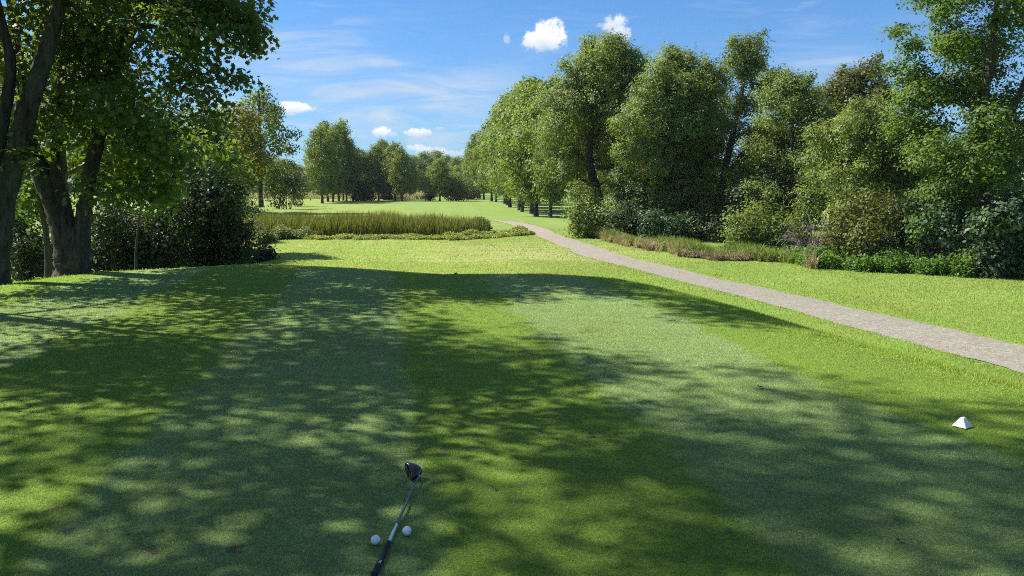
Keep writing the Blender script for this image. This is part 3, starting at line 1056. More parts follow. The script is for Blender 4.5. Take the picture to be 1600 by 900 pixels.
# ------------------------------------------------------------------ avenue trees: three prototypes, then copies
def avenue_proto(seed, H=17.0, RR=4.0, low=.17):
    rg = np.random.default_rng(seed)
    LB = []
    for i in range(30):
        z = low + (1 - low) * (i + .5) / 30 * .97
        prof = math.sin(math.pi * min(1, ((z - low) / (1 - low)) * .86 + .14)) ** .6
        a = i * 2.4 + rg.uniform(-.5, .5)
        r = rg.uniform(.9, 1.5) * (1.0 if z < .8 else .75)
        rr = max(0, RR * prof - r * .6) * rg.uniform(.55, 1.05)
        LB.append((np.array([math.cos(a) * rr, math.sin(a) * rr, z * H]), r, r, r * 1.15))
    P = smooth_poly([(0, 0, -.3), (.1, .05, H * .25), (-.1, .1, H * .6), (.1, 0, H * .97)], 5)
    t = np.linspace(0, 1, len(P))
    rad = .25 * (1 - .85 * t) * (1 + .45 * np.exp(-t * 16))
    fork = smooth_poly([(0.02, 0, H * .06), (.35, .2, H * .16), (.9, .4, H * .5)], 4)
    V, F = join([tube(P, rad, 9, .04, rg), tube(fork, np.linspace(.16, .05, len(fork)), 7)] + limbs_to(LB, P, rad, rg, 2, .045))
    VL, FL, T = foliage(LB, .38, 1.5, DIAM, rg, floor=1.2, per=9, spray=2.0, inner=.45, strag=.16, up=.4, outw=1.4)
    return V, F, VL, FL, T


PROTO = []
for sd in (61, 62, 63, 64):
    V, F, VL, FL, T = avenue_proto(sd)
    root = empty('avenue_tree', (0, 0, 0))
    a = mesh_np('trunk', V, F, BARK_D, root, smooth=True)
    b = mesh_np('crown', VL, FL, L_AVENUE, root, tint=T)
    PROTO.append([root, a, b, False])
prg = np.random.default_rng(5)


def avenue(px, Y, top_py, width_px, label, group, k=None, name='avenue_tree'):
    k = int(prg.integers(0, 4)) if k is None else k
    root, a, b, used = PROTO[k]
    if used:
        r2 = root.copy()
        COL.objects.link(r2)
        for c in (a, b):
            d = c.copy()
            COL.objects.link(d)
            d.parent = r2
        root = r2
    else:
        PROTO[k][3] = True
    X = at(px, 300, Y)[0]
    z = float(terr(X, Y))
    root.location = (X, Y, z)
    H = at(px, top_py, Y)[2] - z
    W = width_px / FPX * Y
    root.scale = (W / 8.2, W / 8.2, H / 17.0)
    root.rotation_euler = (0, 0, prg.uniform(0, 6.28))
    tag(root, label, 'tree', group)
    return root


ORD = ['first', 'second', 'third', 'fourth', 'fifth', 'sixth', 'seventh', 'eighth', 'ninth', 'tenth', 'eleventh', 'twelfth', 'thirteenth', 'fourteenth', 'fifteenth']
gH = 'tall trees beyond the left half of the reeds'
for i, (px, Y, top, w) in enumerate([(503, 150, 200, 62), (512, 163, 192, 56), (520, 158, 204, 56), (529, 168, 194, 52), (536, 176, 190, 50), (541, 170, 215, 46), (551, 176, 226, 44), (563, 186, 234, 42), (575, 200, 238, 36)]):
    avenue(px, Y, top, w, f'{ORD[i]} tree from the left in the tall group beyond the reeds', gH)
gI = 'rounded tree group in the middle distance'
for i, (px, Y, top, w) in enumerate([(591, 176, 226, 46), (600, 184, 220, 48), (607, 190, 228, 46), (617, 174, 224, 50), (628, 170, 232, 42), (640, 200, 246, 34)]):
    avenue(px, Y, top, w, f'{ORD[i]} tree from the left in the rounded middle distance group', gI)
avenue(687, 168, 249, 48, 'lone round crowned tree standing out on the far fairway', None, 1)
gL = 'row of trees along the right side of the fairway'
rowL = [(838, 86, 132, 108), (831, 94, 122, 106), (816, 100, 140, 80), (812, 106, 134, 96), (811, 116, 156, 74), (797, 122, 150, 84), (792, 136, 176, 60), (789, 144, 168, 74), (775, 160, 194, 56), (768, 168, 188, 62), (756, 190, 212, 44), (749, 200, 206, 54), (740, 226, 222, 38)]
for i, (px, Y, top, w) in enumerate(rowL):
    avenue(px, Y, top, w, f'{ORD[i]} tree counting away from the cart path in the right hand row', gL)
avenue(868, 150, 175, 80, 'tree with bare trunk on the lit grass behind the right row', None, 2)
avenue(860, 82, 126, 92, 'leafy tree between the right row and the tall path side willow', None, 3)
avenue(893, 175, 180, 60, 'distant tree half hidden behind the path side willow', None, 0)

# background wood, tree by tree
gJ = 'trees of the distant wood'
bgw = [(648, 262, 244, 44), (664, 275, 238, 42), (682, 285, 236, 44), (700, 272, 243, 40), (716, 262, 246, 42), (731, 250, 244, 36), (588, 290, 255, 60), (560, 300, 258, 60), (530, 310, 262, 70), (490, 300, 262, 60), (462, 290, 258, 60),
       (620, 300, 256, 50), (440, 300, 250, 60), (420, 310, 240, 60)]
for i, (px, Y, top, w) in enumerate(sorted(bgw)):
    o = avenue(px, Y, top, w * 1.15, f'{ORD[i]} tree from the left in the distant wood', gJ)
shrub('bush', 'small dark round bush out on the far fairway, left of the lone tree', 172, [(671, 303, 6), (668, 305, 4), (674, 304, 5)], L_DARK, .35, 1.6, seed=71)
shrub('bush', 'rounded green bush right of the lone fairway tree', 170, [(712, 290, 16), (722, 294, 13), (704, 297, 10), (714, 278, 10)], L_WILLOW_D, .42, 1.5, seed=72)
shrub('bush', 'low bush at the far left end of the right row', 190, [(735, 292, 12), (728, 298, 8), (742, 298, 10)], L_OLIVE, .42, 1.4, seed=73)
rgs = np.random.default_rng(74)
shrub('spruce', 'dark spreading evergreen among the trunks of the tall group', 172, [(568, 298, 10), (560, 302, 8), (577, 303, 7), (566, 290, 7), (571, 305, 7), (555, 306, 5)], L_SPRUCE, .35, 2.2, seed=75, cat='evergreen shrub')
shrub('bush', 'dark low evergreen among the trunks of the rounded group', 186, [(606, 306, 5), (600, 307, 4), (611, 307, 4)], L_SPRUCE, .35, 2.0, seed=76)

# ------------------------------------------------------------------ right hand willows and thicket
W = dict(per=14, spray=2.1, inner=.45, strag=.14, up=.5, outw=1.2, rnd=.7)
WT = dict(sat=2, **W)
tree('willow_tree', 'tall willow with a dark leaning trunk beside the cart path', 'tree', 54, 945,
     [(948, 78, 29), (930, 90, 24), (968, 92, 26), (905, 112, 29), (935, 118, 41), (975, 118, 31), (890, 140, 24), (1000, 98, 16), (992, 132, 24), (900, 165, 43), (945, 160, 48), (878, 195, 36), (915, 205, 46), (960, 200, 46),
      (985, 175, 31), (868, 228, 29), (895, 245, 41), (870, 258, 19), (950, 240, 41), (980, 235, 34), (885, 270, 22), (975, 270, 29)],
     L_WILLOW, 0.152, 1.10, SLIM if False else DIAM, seed=81, trunk=[[(948, 368, 22), (942, 340, 17), (934, 305, 15), (926, 275, 13), (920, 245, 11), (924, 200, 9), (935, 140, 6), (945, 85, 3)]],
     extra=[[(930, 290, 8), (912, 283, 6), (896, 268, 4), (880, 262, 2)], [(932, 262, 6), (955, 262, 4), (975, 255, 3)]], **WT)
shrub('shrub', 'leafy shrub wrapped round the foot of the leaning willow trunk', 51, [(915, 312, 28), (905, 335, 20), (925, 345, 26), (950, 335, 26), (935, 365, 16), (900, 300, 16), (912, 360, 12)], L_WILLOW, .18, 1.1, seed=82, **W)
shrub('shrub', 'dark silvery leaved shrub right of the leaning willow', 49, [(975, 340, 28), (960, 365, 16), (1000, 355, 24), (985, 310, 26), (1010, 330, 24), (1025, 365, 20)], L_DARK, .18, 1.1, seed=83)
tree('willow_tree', 'broad billowy willow, second from the cart path', 'tree', 50, 1043,
     [(1050, 103, 29), (1075, 95, 24), (1030, 122, 29), (1065, 125, 36), (1100, 112, 24), (1012, 150, 29), (1045, 160, 41), (1085, 150, 36), (1108, 140, 24), (1000, 190, 36), (1035, 205, 46), (1075, 195, 43), (1105, 180, 34),
      (995, 235, 29), (1020, 255, 41), (1060, 250, 46), (1095, 235, 41), (1120, 210, 29), (1015, 300, 36), (1055, 305, 41), (1090, 290, 38), (1030, 330, 29), (985, 285, 24)],
     L_WILLOW, 0.144, 1.10, seed=84, trunk=[[(1042, 385, 20), (1042, 340, 17), (1044, 290, 14), (1050, 220, 10), (1055, 120, 4)]], **WT)
tree('willow_tree', 'thin tall willow poking above the others with sky through it', 'tree', 52, 1135,
     [(1160, 76, 22), (1180, 72, 19), (1188, 92, 17), (1140, 88, 14), (1165, 100, 24), (1148, 120, 22), (1175, 130, 24), (1132, 140, 17), (1155, 160, 26), (1182, 165, 22), (1140, 190, 24), (1170, 205, 26), (1190, 215, 19), (1130, 225, 26),
      (1165, 250, 29), (1120, 260, 31), (1145, 290, 34), (1185, 270, 24), (1130, 330, 31), (1165, 330, 29), (1110, 340, 26)],
     L_WILLOW_D, .145, .85, seed=85, trunk=[[(1130, 385, 16), (1124, 330, 13), (1132, 270, 11), (1144, 215, 9), (1156, 160, 7), (1166, 100, 4), (1170, 75, 2)]],
     extra=[[(1130, 280, 7), (1160, 240, 5), (1185, 190, 4), (1192, 160, 2)]], **dict(WT, inner=.2, strag=.18))
tree('willow_tree', 'rounded willow in three billows, third from the cart path', 'tree', 46, 1235,
     [(1232, 130, 24), (1250, 138, 24), (1215, 150, 24), (1262, 155, 22), (1235, 165, 34), (1205, 182, 26), (1260, 185, 34), (1222, 205, 31), (1248, 225, 41), (1275, 215, 31), (1222, 250, 38), (1265, 255, 38), (1205, 270, 29),
      (1240, 290, 41), (1278, 285, 34), (1195, 300, 29), (1215, 320, 31), (1185, 235, 22)],
     L_WILLOW, 0.137, 1.10, seed=86, tw=.25, **WT)
tree('willow_tree', 'olive crown rising behind the gap right of the three billow willow', 'tree', 60, 1335,
     [(1330, 125, 22), (1350, 112, 18), (1310, 140, 22), (1365, 128, 18), (1340, 150, 26), (1300, 160, 22), (1375, 150, 19), (1320, 180, 31), (1360, 180, 31), (1290, 190, 24)],
     L_OLIVE, .22, 1.2, seed=87, tw=.2, **WT)
tree('willow_tree', 'wide low willow spreading left of the bright maple', 'tree', 40, 1345,
     [(1330, 190, 29), (1355, 180, 26), (1305, 210, 29), (1380, 185, 29), (1340, 222, 41), (1375, 218, 38), (1405, 205, 31), (1300, 245, 31), (1335, 260, 41), (1375, 262, 41), (1410, 250, 38), (1310, 290, 34), (1350, 300, 38), (1395, 300, 41), (1430, 285, 34)],
     L_WILLOW, 0.129, 1.06, seed=88, tw=.22, **WT)
shrub('shrub', 'rounded sunlit willow bush standing out in front of the thicket', 40, [(1160, 350, 26), (1188, 338, 24), (1210, 352, 24), (1175, 368, 20), (1145, 365, 16), (1228, 360, 18), (1200, 378, 16)], L_WILLOW, .15, 1.1, seed=89, **W)
shrub('shrub', 'pale green upright bush right of the rounded willow bush', 42, [(1262, 318, 22), (1272, 338, 22), (1250, 345, 18), (1258, 300, 14)], L_WILLOW, .15, 1.1, seed=90, **W)
shrub('shrub', 'black shaded shrub behind the rounded willow bush', 46, [(1120, 360, 24), (1090, 350, 26), (1060, 360, 22), (1240, 330, 26), (1160, 310, 30), (1200, 300, 28)], L_DARK, .17, 1.1, seed=91)
shrub('shrub', 'low shrub with glossy grey leaves under the second willow', 47, [(1030, 372, 14), (1015, 345, 22), (1050, 352, 20), (1045, 378, 14)], L_BLUE, .17, 1.1, seed=92)

tree('maple_tree', 'large bright green maple filling the upper right corner', 'tree', 31, 1545,
     [(1425, 40, 14), (1418, 75, 18), (1405, 50, 8), (1412, 100, 16), (1450, 110, 30), (1450, 65, 16), (1480, 75, 24), (1500, 40, 26), (1470, 20, 18), (1530, 60, 34), (1560, 15, 40), (1500, -20, 40), (1600, 50, 40), (1640, 100, 60), (1435, 150, 30), (1475, 140, 34),
      (1520, 125, 36), (1565, 105, 34), (1600, 150, 36), (1430, 195, 30), (1470, 195, 36), (1510, 190, 34), (1590, 205, 34), (1640, 220, 50), (1440, 240, 34), (1485, 250, 40), (1540, 255, 40), (1590, 265, 40), (1560, -70, 60), (1640, -40, 70), (1480, -60, 40), (1460, 290, 34), (1520, 300, 36)],
     L_MAPLE_R, .125, .95, OVAL, seed=93, trunk=[[(1548, 432, 26), (1545, 380, 22), (1540, 300, 19), (1532, 230, 17), (1536, 160, 14), (1550, 80, 10), (1560, -20, 6)], [(1538, 290, 12), (1570, 200, 10), (1600, 130, 7), (1620, 60, 4)]],
     extra=[[(1536, 160, 7), (1560, 175, 6), (1590, 190, 5), (1625, 205, 4)], [(1534, 190, 5), (1500, 150, 4), (1470, 120, 2)]], twigs=4, per=12, spray=2.8, inner=.15, strag=.2, flat=.55, up=.7, dy=1.0)
shrub('shrub', 'tall large leaved blue green shrub at the right picture edge', 28.5, [(1560, 330, 34), (1595, 320, 36), (1535, 350, 30), (1580, 370, 34), (1545, 385, 26), (1600, 400, 26), (1560, 410, 18), (1625, 360, 40)], L_BLUE, .16, 1.3, OVAL, seed=94, inner=.2)
shrub('shrub', 'glossy shrub left of the blue green shrub, dark below', 30, [(1490, 320, 30), (1465, 335, 24), (1510, 350, 26), (1480, 365, 24), (1450, 360, 20)], L_BLUE, .16, 1.2, OVAL, seed=95, inner=.25)
shrub('shrub', 'olive and rust shrub in the middle of the right thicket', 32, [(1335, 325, 28), (1365, 318, 24), (1310, 345, 24), (1345, 355, 28), (1380, 345, 24), (1300, 375, 20), (1330, 385, 20), (1395, 330, 20)], L_OLIVE, .15, .95, seed=96)
shrub('shrub', 'deep shaded shrub filling the right thicket under the glossy leaves', 33.5, [(1400, 370, 30), (1430, 355, 28), (1370, 385, 24), (1440, 390, 22), (1410, 330, 28), (1490, 395, 20), (1530, 400, 24), (1450, 310, 26)], L_DARK, .15, 1.6, seed=97)
shrub('shrub', 'small bright leaved sapling in front of the shaded shrub', 30.3, [(1440, 345, 13), (1430, 360, 12), (1452, 352, 11), (1436, 374, 9)], L_WEED, .15, .9, OVAL, seed=98)
shrub('shrub', 'yellowish grassy bush at the lawn edge near the right side', 28.8, [(1515, 398, 11), (1524, 408, 9), (1510, 412, 7)], L_FRINGE, .10, 1.2, SLIM, seed=99)
# trees hidden deeper behind, closing the gaps
for i, (px, Y, pyc, r, lab) in enumerate([(985, 70, 235, 60, 'dark tree deep behind the leaning willow'), (1105, 66, 270, 60, 'dark tree deep behind the second willow'), (1205, 62, 270, 58, 'dark tree deep behind the three billow willow'),
                                          (1300, 58, 250, 56, 'dark tree deep behind the wide low willow'), (1440, 46, 270, 75, 'dark tree deep behind the left part of the bright maple'), (1520, 40, 290, 95, 'dark tree deep behind the right part of the bright maple')]):
    tree('woodland_tree', lab, 'tree', Y, px, [(px - r * .5, pyc, r * .55), (px + r * .5, pyc, r * .55), (px, pyc - r * .6, r * .5), (px, pyc + r * .5, r * .6), (px - r * .6, pyc + r * .8, r * .5), (px + r * .6, pyc + r * .8, r * .5)], L_DARK if i % 2 else L_WILLOW_D, .24, 1.5, seed=110 + i, tw=.2)


# dead brushwood bush
def dead_bush(Y, px, py, n, label):
    rg = np.random.default_rng(120)
    c = at(px, py, Y)
    base = np.array([c[0], Y, float(terr(c[0], Y))])
    ts = []
    for i in range(n):
        a = rg.uniform(0, 6.28)
        s = rg.uniform(.7, 1.5)
        e = base + np.array([math.cos(a) * s * 1.0, math.sin(a) * s * .7, rg.uniform(.8, 2.0)])
        m = (base + e) / 2 + np.array([0, 0, .35])
        P = smooth_poly([base + rg.normal(size=3) * (.2, .2, 0), m, e, e + np.array([math.cos(a) * .3, math.sin(a) * .3, -.25])], 3)
        ts.append(tube(P, np.linspace(.020, .006, len(P)), 4))
        for k in range(5):
            s0 = P[int(rg.uniform(.4, .99) * len(P))]
            e2 = s0 + rg.normal(size=3) * .3
            ts.append(tube([s0, (s0 + e2) / 2 + (0, 0, .05), e2], [.008, .006, .004], 3))
    V, F = join(ts)
    o = mesh_np('dead_bush', V - base, F, BARK_G, None, loc=base)
    tag(o, label, 'bush')


dead_bush(33.5, 1268, 380, 46, 'leafless grey brown brushwood bush left of the olive shrub')


# ------------------------------------------------------------------ ground plants nobody could count
def poly_fill(P, n, rg):
    P = np.asarray(P)
    x = rg.uniform(P[:, 0].min(), P[:, 0].max(), n * 3)
    y = rg.uniform(P[:, 1].min(), P[:, 1].max(), n * 3)
    k = inside(x, y, P)
    return x[k][:n], y[k][:n]


def strip(pxs, depth, n, rg, z=GROUND):
    """points along a line on the ground given by picture points, scattered backwards by depth metres"""
    P = np.array([ground_pt(a, b, z) for a, b in pxs])
    sl_ = np.concatenate([[0], np.cumsum(np.linalg.norm(np.diff(P, axis=0), axis=1))])
    u = rg.uniform(0, sl_[-1], n)
    x = np.interp(u, sl_, P[:, 0])
    y = np.interp(u, sl_, P[:, 1])
    w = 0.25 * np.sin(u * 2.1) + .2 * np.sin(u * 5.3 + 1)
    d = rg.uniform(0, 1, n) * depth + w
    return x + d * .15, y + d, u / sl_[-1]


def leafy_mass(name, x, y, h, size, leaf, label, seed, shape=OVAL, per=7, cat='plants'):
    rg = np.random.default_rng(seed)
    n = len(x)
    z = terr(x, y)
    hh = h * rg.uniform(.4, 1.2, n) * (0.75 + 0.35 * np.sin(x * 2.3 + 1) * np.sin(y * 1.7 + x * .6)) if np.isscalar(h) else h
    C = np.repeat(np.stack([x, y, z], -1), per, 0)
    t = rg.uniform(.05, 1, n * per)
    C[:, 2] += np.repeat(hh, per) * t
    C[:, :2] += rg.normal(size=(n * per, 2)) * size * .9
    N = rg.normal(size=(n * per, 3)) * .6
    N[:, 2] += .7
    S = size * rg.uniform(.6, 1.3, n * per)
    T = np.clip(np.repeat(rg.uniform(0, 1, n), per) * .7 + rg.uniform(0, .3, n * per), 0, 1)
    V, F = leaves_mesh(C, S, N, shape, rg)
    o = mesh_np(name, V, F, leaf, tint=T)
    tag(o, label, kind='stuff')
    return o


rg = np.random.default_rng(200)
# reeds
RE = np.array([(-30, 52), (-17, 51.5), (-9, 51.3), (-4, 52.5), (-1.6, 54.5), (-3.5, 57), (-9, 58.5), (-18, 59), (-32, 58)])
x, y = poly_fill(RE, 22000, rg)
clump = np.sin(x * 1.9) * .08 + np.sin(x * .7 + 2) * .07
clump = clump + .10 * np.sin(x * 4.3 + np.sin(y * 3) * 2)
h = (1.72 * (1 - rg.uniform(0, 1, len(x)) ** 3 * .55) * rg.uniform(.9, 1.12, len(x)) + clump) * (1 - .16 * sstep(-5, -1.5, x))
o = blades('reed_bed', x, y, h, .045, .22, L_REED, '', seg2=True, seed=6, curve=.6)
tag(o, 'dense bed of tall green cattail reeds across the fairway', kind='stuff')
# darker stalk litter between the reeds and brown seed heads
x, y = poly_fill(RE, 9000, rg)
o = blades('reed_litter', x, y, rg.uniform(.4, .9, len(x)), .04, .25, L_TAN, '', seed=8)
tag(o, 'brown dry stalks low among the cattail reeds', kind='stuff')
# mixed weeds and goldenrod in front of the reeds
x, y, u = strip([(392, 378), (430, 374), (500, 374), (600, 375), (700, 375), (770, 372), (828, 366)], 2.2, 11000, rg)
leafy_mass('weed_fringe', x, y, .27, .10, L_FRINGE, 'yellow green weeds and goldenrod fringing the foot of the reeds', 9)
x, y, u = strip([(690, 374), (760, 371), (818, 365)], 2.2, 6000, rg)
leafy_mass('weed_mound', x, y + .4, .52, .12, L_FRINGE, 'mounded yellow green weeds at the right end of the reeds', 10)
x, y, u = strip([(715, 367), (755, 364)], 2.0, 2500, rg)
leafy_mass('grey_brush', x, y + 2, 1.0, .15, L_WILLOW_D, 'grey green brush at the right end of the cattail reeds', 13)
x, y, u = strip([(385, 386), (415, 376), (470, 374)], 2.5, 3500, rg)
leafy_mass('pale_weeds', x, y, .7, .12, L_PALE, 'pale weeds where the willow bushes meet the fairway', 14)
# bank of tall grass on the right of the path
x, y, u = strip([(940, 376), (985, 388), (1040, 397), (1085, 405)], 2.6, 16000, rg)
k = (np.sin(u * 23) + np.sin(u * 61 + 1) * .7 + rg.normal(0, .5, len(u))) > .1
x, y = x[k], y[k]
o = blades('dry_grass_bank', x, y, rg.uniform(.15, .80, len(x)) * (.75 + .3 * np.sin(x * 3.1 + y * 2)), .026, .75, L_TAN, '', seg2=True, seed=15)
tag(o, 'pinkish tan seeding grass on the bank below the willows', kind='stuff')
x, y, u = strip([(940, 374), (1000, 388), (1060, 398), (1100, 404), (1180, 409), (1262, 411)], 4.5, 34000, rg)
o = blades('green_grass_bank', x, y + .15, rg.uniform(.15, .85, len(x)) * (.8 + .25 * np.sin(x * 2.3)), .034, .75, L_TALL, '', seg2=True, seed=16)
tag(o, 'tall green grass on the ditch bank below the willow bush', kind='stuff')
x, y, u = strip([(1060, 403), (1120, 408), (1200, 409)], .8, 3800, rg)
o = blades('dead_grass_edge', x, y, rg.uniform(.15, .5, len(x)), .03, 1.1, L_STRAW, '', seg2=True, seed=17)
tag(o, 'flattened dead brown grass along the front of the ditch bank', kind='stuff')
x, y, u = strip([(1266, 421), (1330, 424), (1400, 427), (1460, 430), (1530, 433), (1640, 438)], 3.2, 9000, rg)
leafy_mass('thicket_weeds', x, y + .2, .8, .11, L_WEED, 'bright green weeds along the lawn edge of the right thicket', 18)
x, y, u = strip([(1266, 422), (1280, 423)], 1.0, 220, rg)
o = blades('tan_tuft', x, y, rg.uniform(.3, 1.0, len(x)), .025, .45, L_TAN, '', seg2=True, seed=19)
tag(o, 'tuft of dry tan grass at the corner of the right thicket', kind='stuff')
# weeds behind the left thicket
x, y, u = strip([(-60, 421), (0, 420), (60, 419), (140, 418), (250, 416), (385, 412)], 3.0, 9000, rg)
leafy_mass('shade_weeds', x, y, .8, .13, L_DARK, 'low dark weeds under the left thicket', 25)
# distant meadow of dry grass beyond the left tree group
xx = rg.uniform(-75, -22, 9000)
yy = rg.uniform(196, 232, 9000)
o = blades('meadow_grass', xx, yy, rg.uniform(.8, 1.6, 9000), .25, .4, L_MEADOW, '', seed=26)
tag(o, 'tan unmown meadow grass far behind the tall tree group', kind='stuff')

# far-off wood closing the horizon all round
def far_wood():
    rg = np.random.default_rng(300)
    LB = []
    for i in range(520):
        a = rg.uniform(-2.6, 2.6)
        if abs(a) < .0:
            continue
        d = rg.uniform(330, 420)
        r = rg.uniform(5, 9)
        x, y = math.sin(a) * d, math.cos(a) * d
        LB.append((np.array([x, y, float(terr(np.array([x]), np.array([y]))[0]) + rg.uniform(2, 8)]), r, r, r * .9))
    V, F, T = foliage(LB, 1.3, .75, DIAM, rg, per=10, spray=2.2, inner=.4)
    o = mesh_np('far_wood', V, F, L_FAR, tint=T)
    tag(o, 'far off belt of woodland closing the horizon', kind='stuff')


far_wood()

# ------------------------------------------------------------------ things on the tee
def lathe(profile, sides=32):
    pr = np.asarray(profile, float)
    ang = np.linspace(0, 2 * np.pi, sides, endpoint=False)
    V = np.stack([np.outer(pr[:, 0], np.cos(ang)), np.outer(pr[:, 0], np.sin(ang)), np.repeat(pr[:, 1][:, None], sides, 1)], -1).reshape(-1, 3)
    n = len(pr)
    i = np.arange(n - 1)[:, None] * sides + np.arange(sides)
    j = np.arange(n - 1)[:, None] * sides + (np.arange(sides) + 1) % sides
    return V, np.stack([i, j, j + sides, i + sides], -1).reshape(-1, 4)


def mat_ball():
    m, t = new_mat('ball_cover')
    tcn = t.n('ShaderNodeTexCoord')
    v = t.n('ShaderNodeTexVoronoi')
    v.inputs['Scale'].default_value = 260
    v.inputs['Randomness'].default_value = 0.15
    t.L.new(tcn.outputs['Object'], v.inputs['Vector'])
    b = t.n('ShaderNodeBump')
    b.inputs['Strength'].default_value = 0.5
    b.inputs['Distance'].default_value = 0.0006
    t.L.new(t.ramp(v.outputs['Distance'], 0.0, 0.6), b.inputs['Height'])
    nz = t.noise(tcn.outputs['Object'], 60, 3)
    p = t.n('ShaderNodeBsdfPrincipled')
    t.L.new(t.mix(t.ramp(nz, .55, .8), (0.80, 0.80, 0.80), (0.62, 0.63, 0.60)), p.inputs['Base Color'])
    p.inputs['Roughness'].default_value = 0.28
    p.inputs['Coat Weight'].default_value = 0.3
    t.L.new(b.outputs[0], p.inputs['Normal'])
    return finish(m, t, p.outputs[0])


M_BALL = mat_ball()
M_MARK = mat_simple('ball_print', (0.02, 0.12, 0.14), .4)
M_BLACK = mat_simple('black_gloss', (0.010, 0.011, 0.014), .22, .5, noise_amt=.2, coat=.5)
M_FACE = mat_simple('club_face', (0.030, 0.032, 0.036), .42, .5, metal=.6, noise_amt=.3, noise_scale=200)
M_SHAFT = mat_simple('shaft_steel_blue', (0.10, 0.14, 0.19), .18, .6, metal=.75)
M_SILVER = mat_simple('shaft_band', (0.62, 0.70, 0.76), .25, .6, metal=.3)
M_GRIP = mat_simple('rubber_grip', (0.018, 0.018, 0.020), .7, .3, noise_amt=.5, noise_scale=300, bump=.5)
M_WHITE = mat_simple('white_paint', (0.78, 0.77, 0.73), .55, .35, noise_amt=.22, noise_scale=25, bump=.15)


def ball(px, py, label, mark=False, rot=(0, 0, 0)):
    x, y = ground_pt(px, py + 4, 0.0)
    z = float(terr(x, y)) + .0213 + .004
    pr = [(max(1e-5, .02135 * math.sin(t)), -.02135 * math.cos(t)) for t in np.linspace(0, math.pi, 25)]
    V, F = lathe(pr, 40)
    o = mesh_np('golf_ball', V, F, M_BALL, smooth=True, loc=(x, y, z))
    o.rotation_euler = rot
    tag(o, label, 'golf ball', 'golf balls by the grip')
    if mark:
        # printed stripe: a small curved patch just proud of the cover
        a = np.linspace(-.28, .28, 9)
        b = np.linspace(-.07, .07, 3)
        A, B = np.meshgrid(a, b)
        rr = .02150
        vv = np.stack([rr * np.cos(B) * np.sin(A), -rr * np.cos(B) * np.cos(A), rr * np.sin(B)], -1).reshape(-1, 3)
        ii = np.arange(27).reshape(3, 9)
        ff = np.stack([ii[:-1, :-1], ii[:-1, 1:], ii[1:, 1:], ii[1:, :-1]], -1).reshape(-1, 4)
        p = mesh_np('printed_mark', vv, ff, M_MARK, o, smooth=True)
        p.rotation_euler = (-.1, .55, .75)
    return o


ball(587, 849, 'white golf ball on the left of the club grip')
ball(636, 834, 'white golf ball with a teal printed mark, right of the club shaft', True)


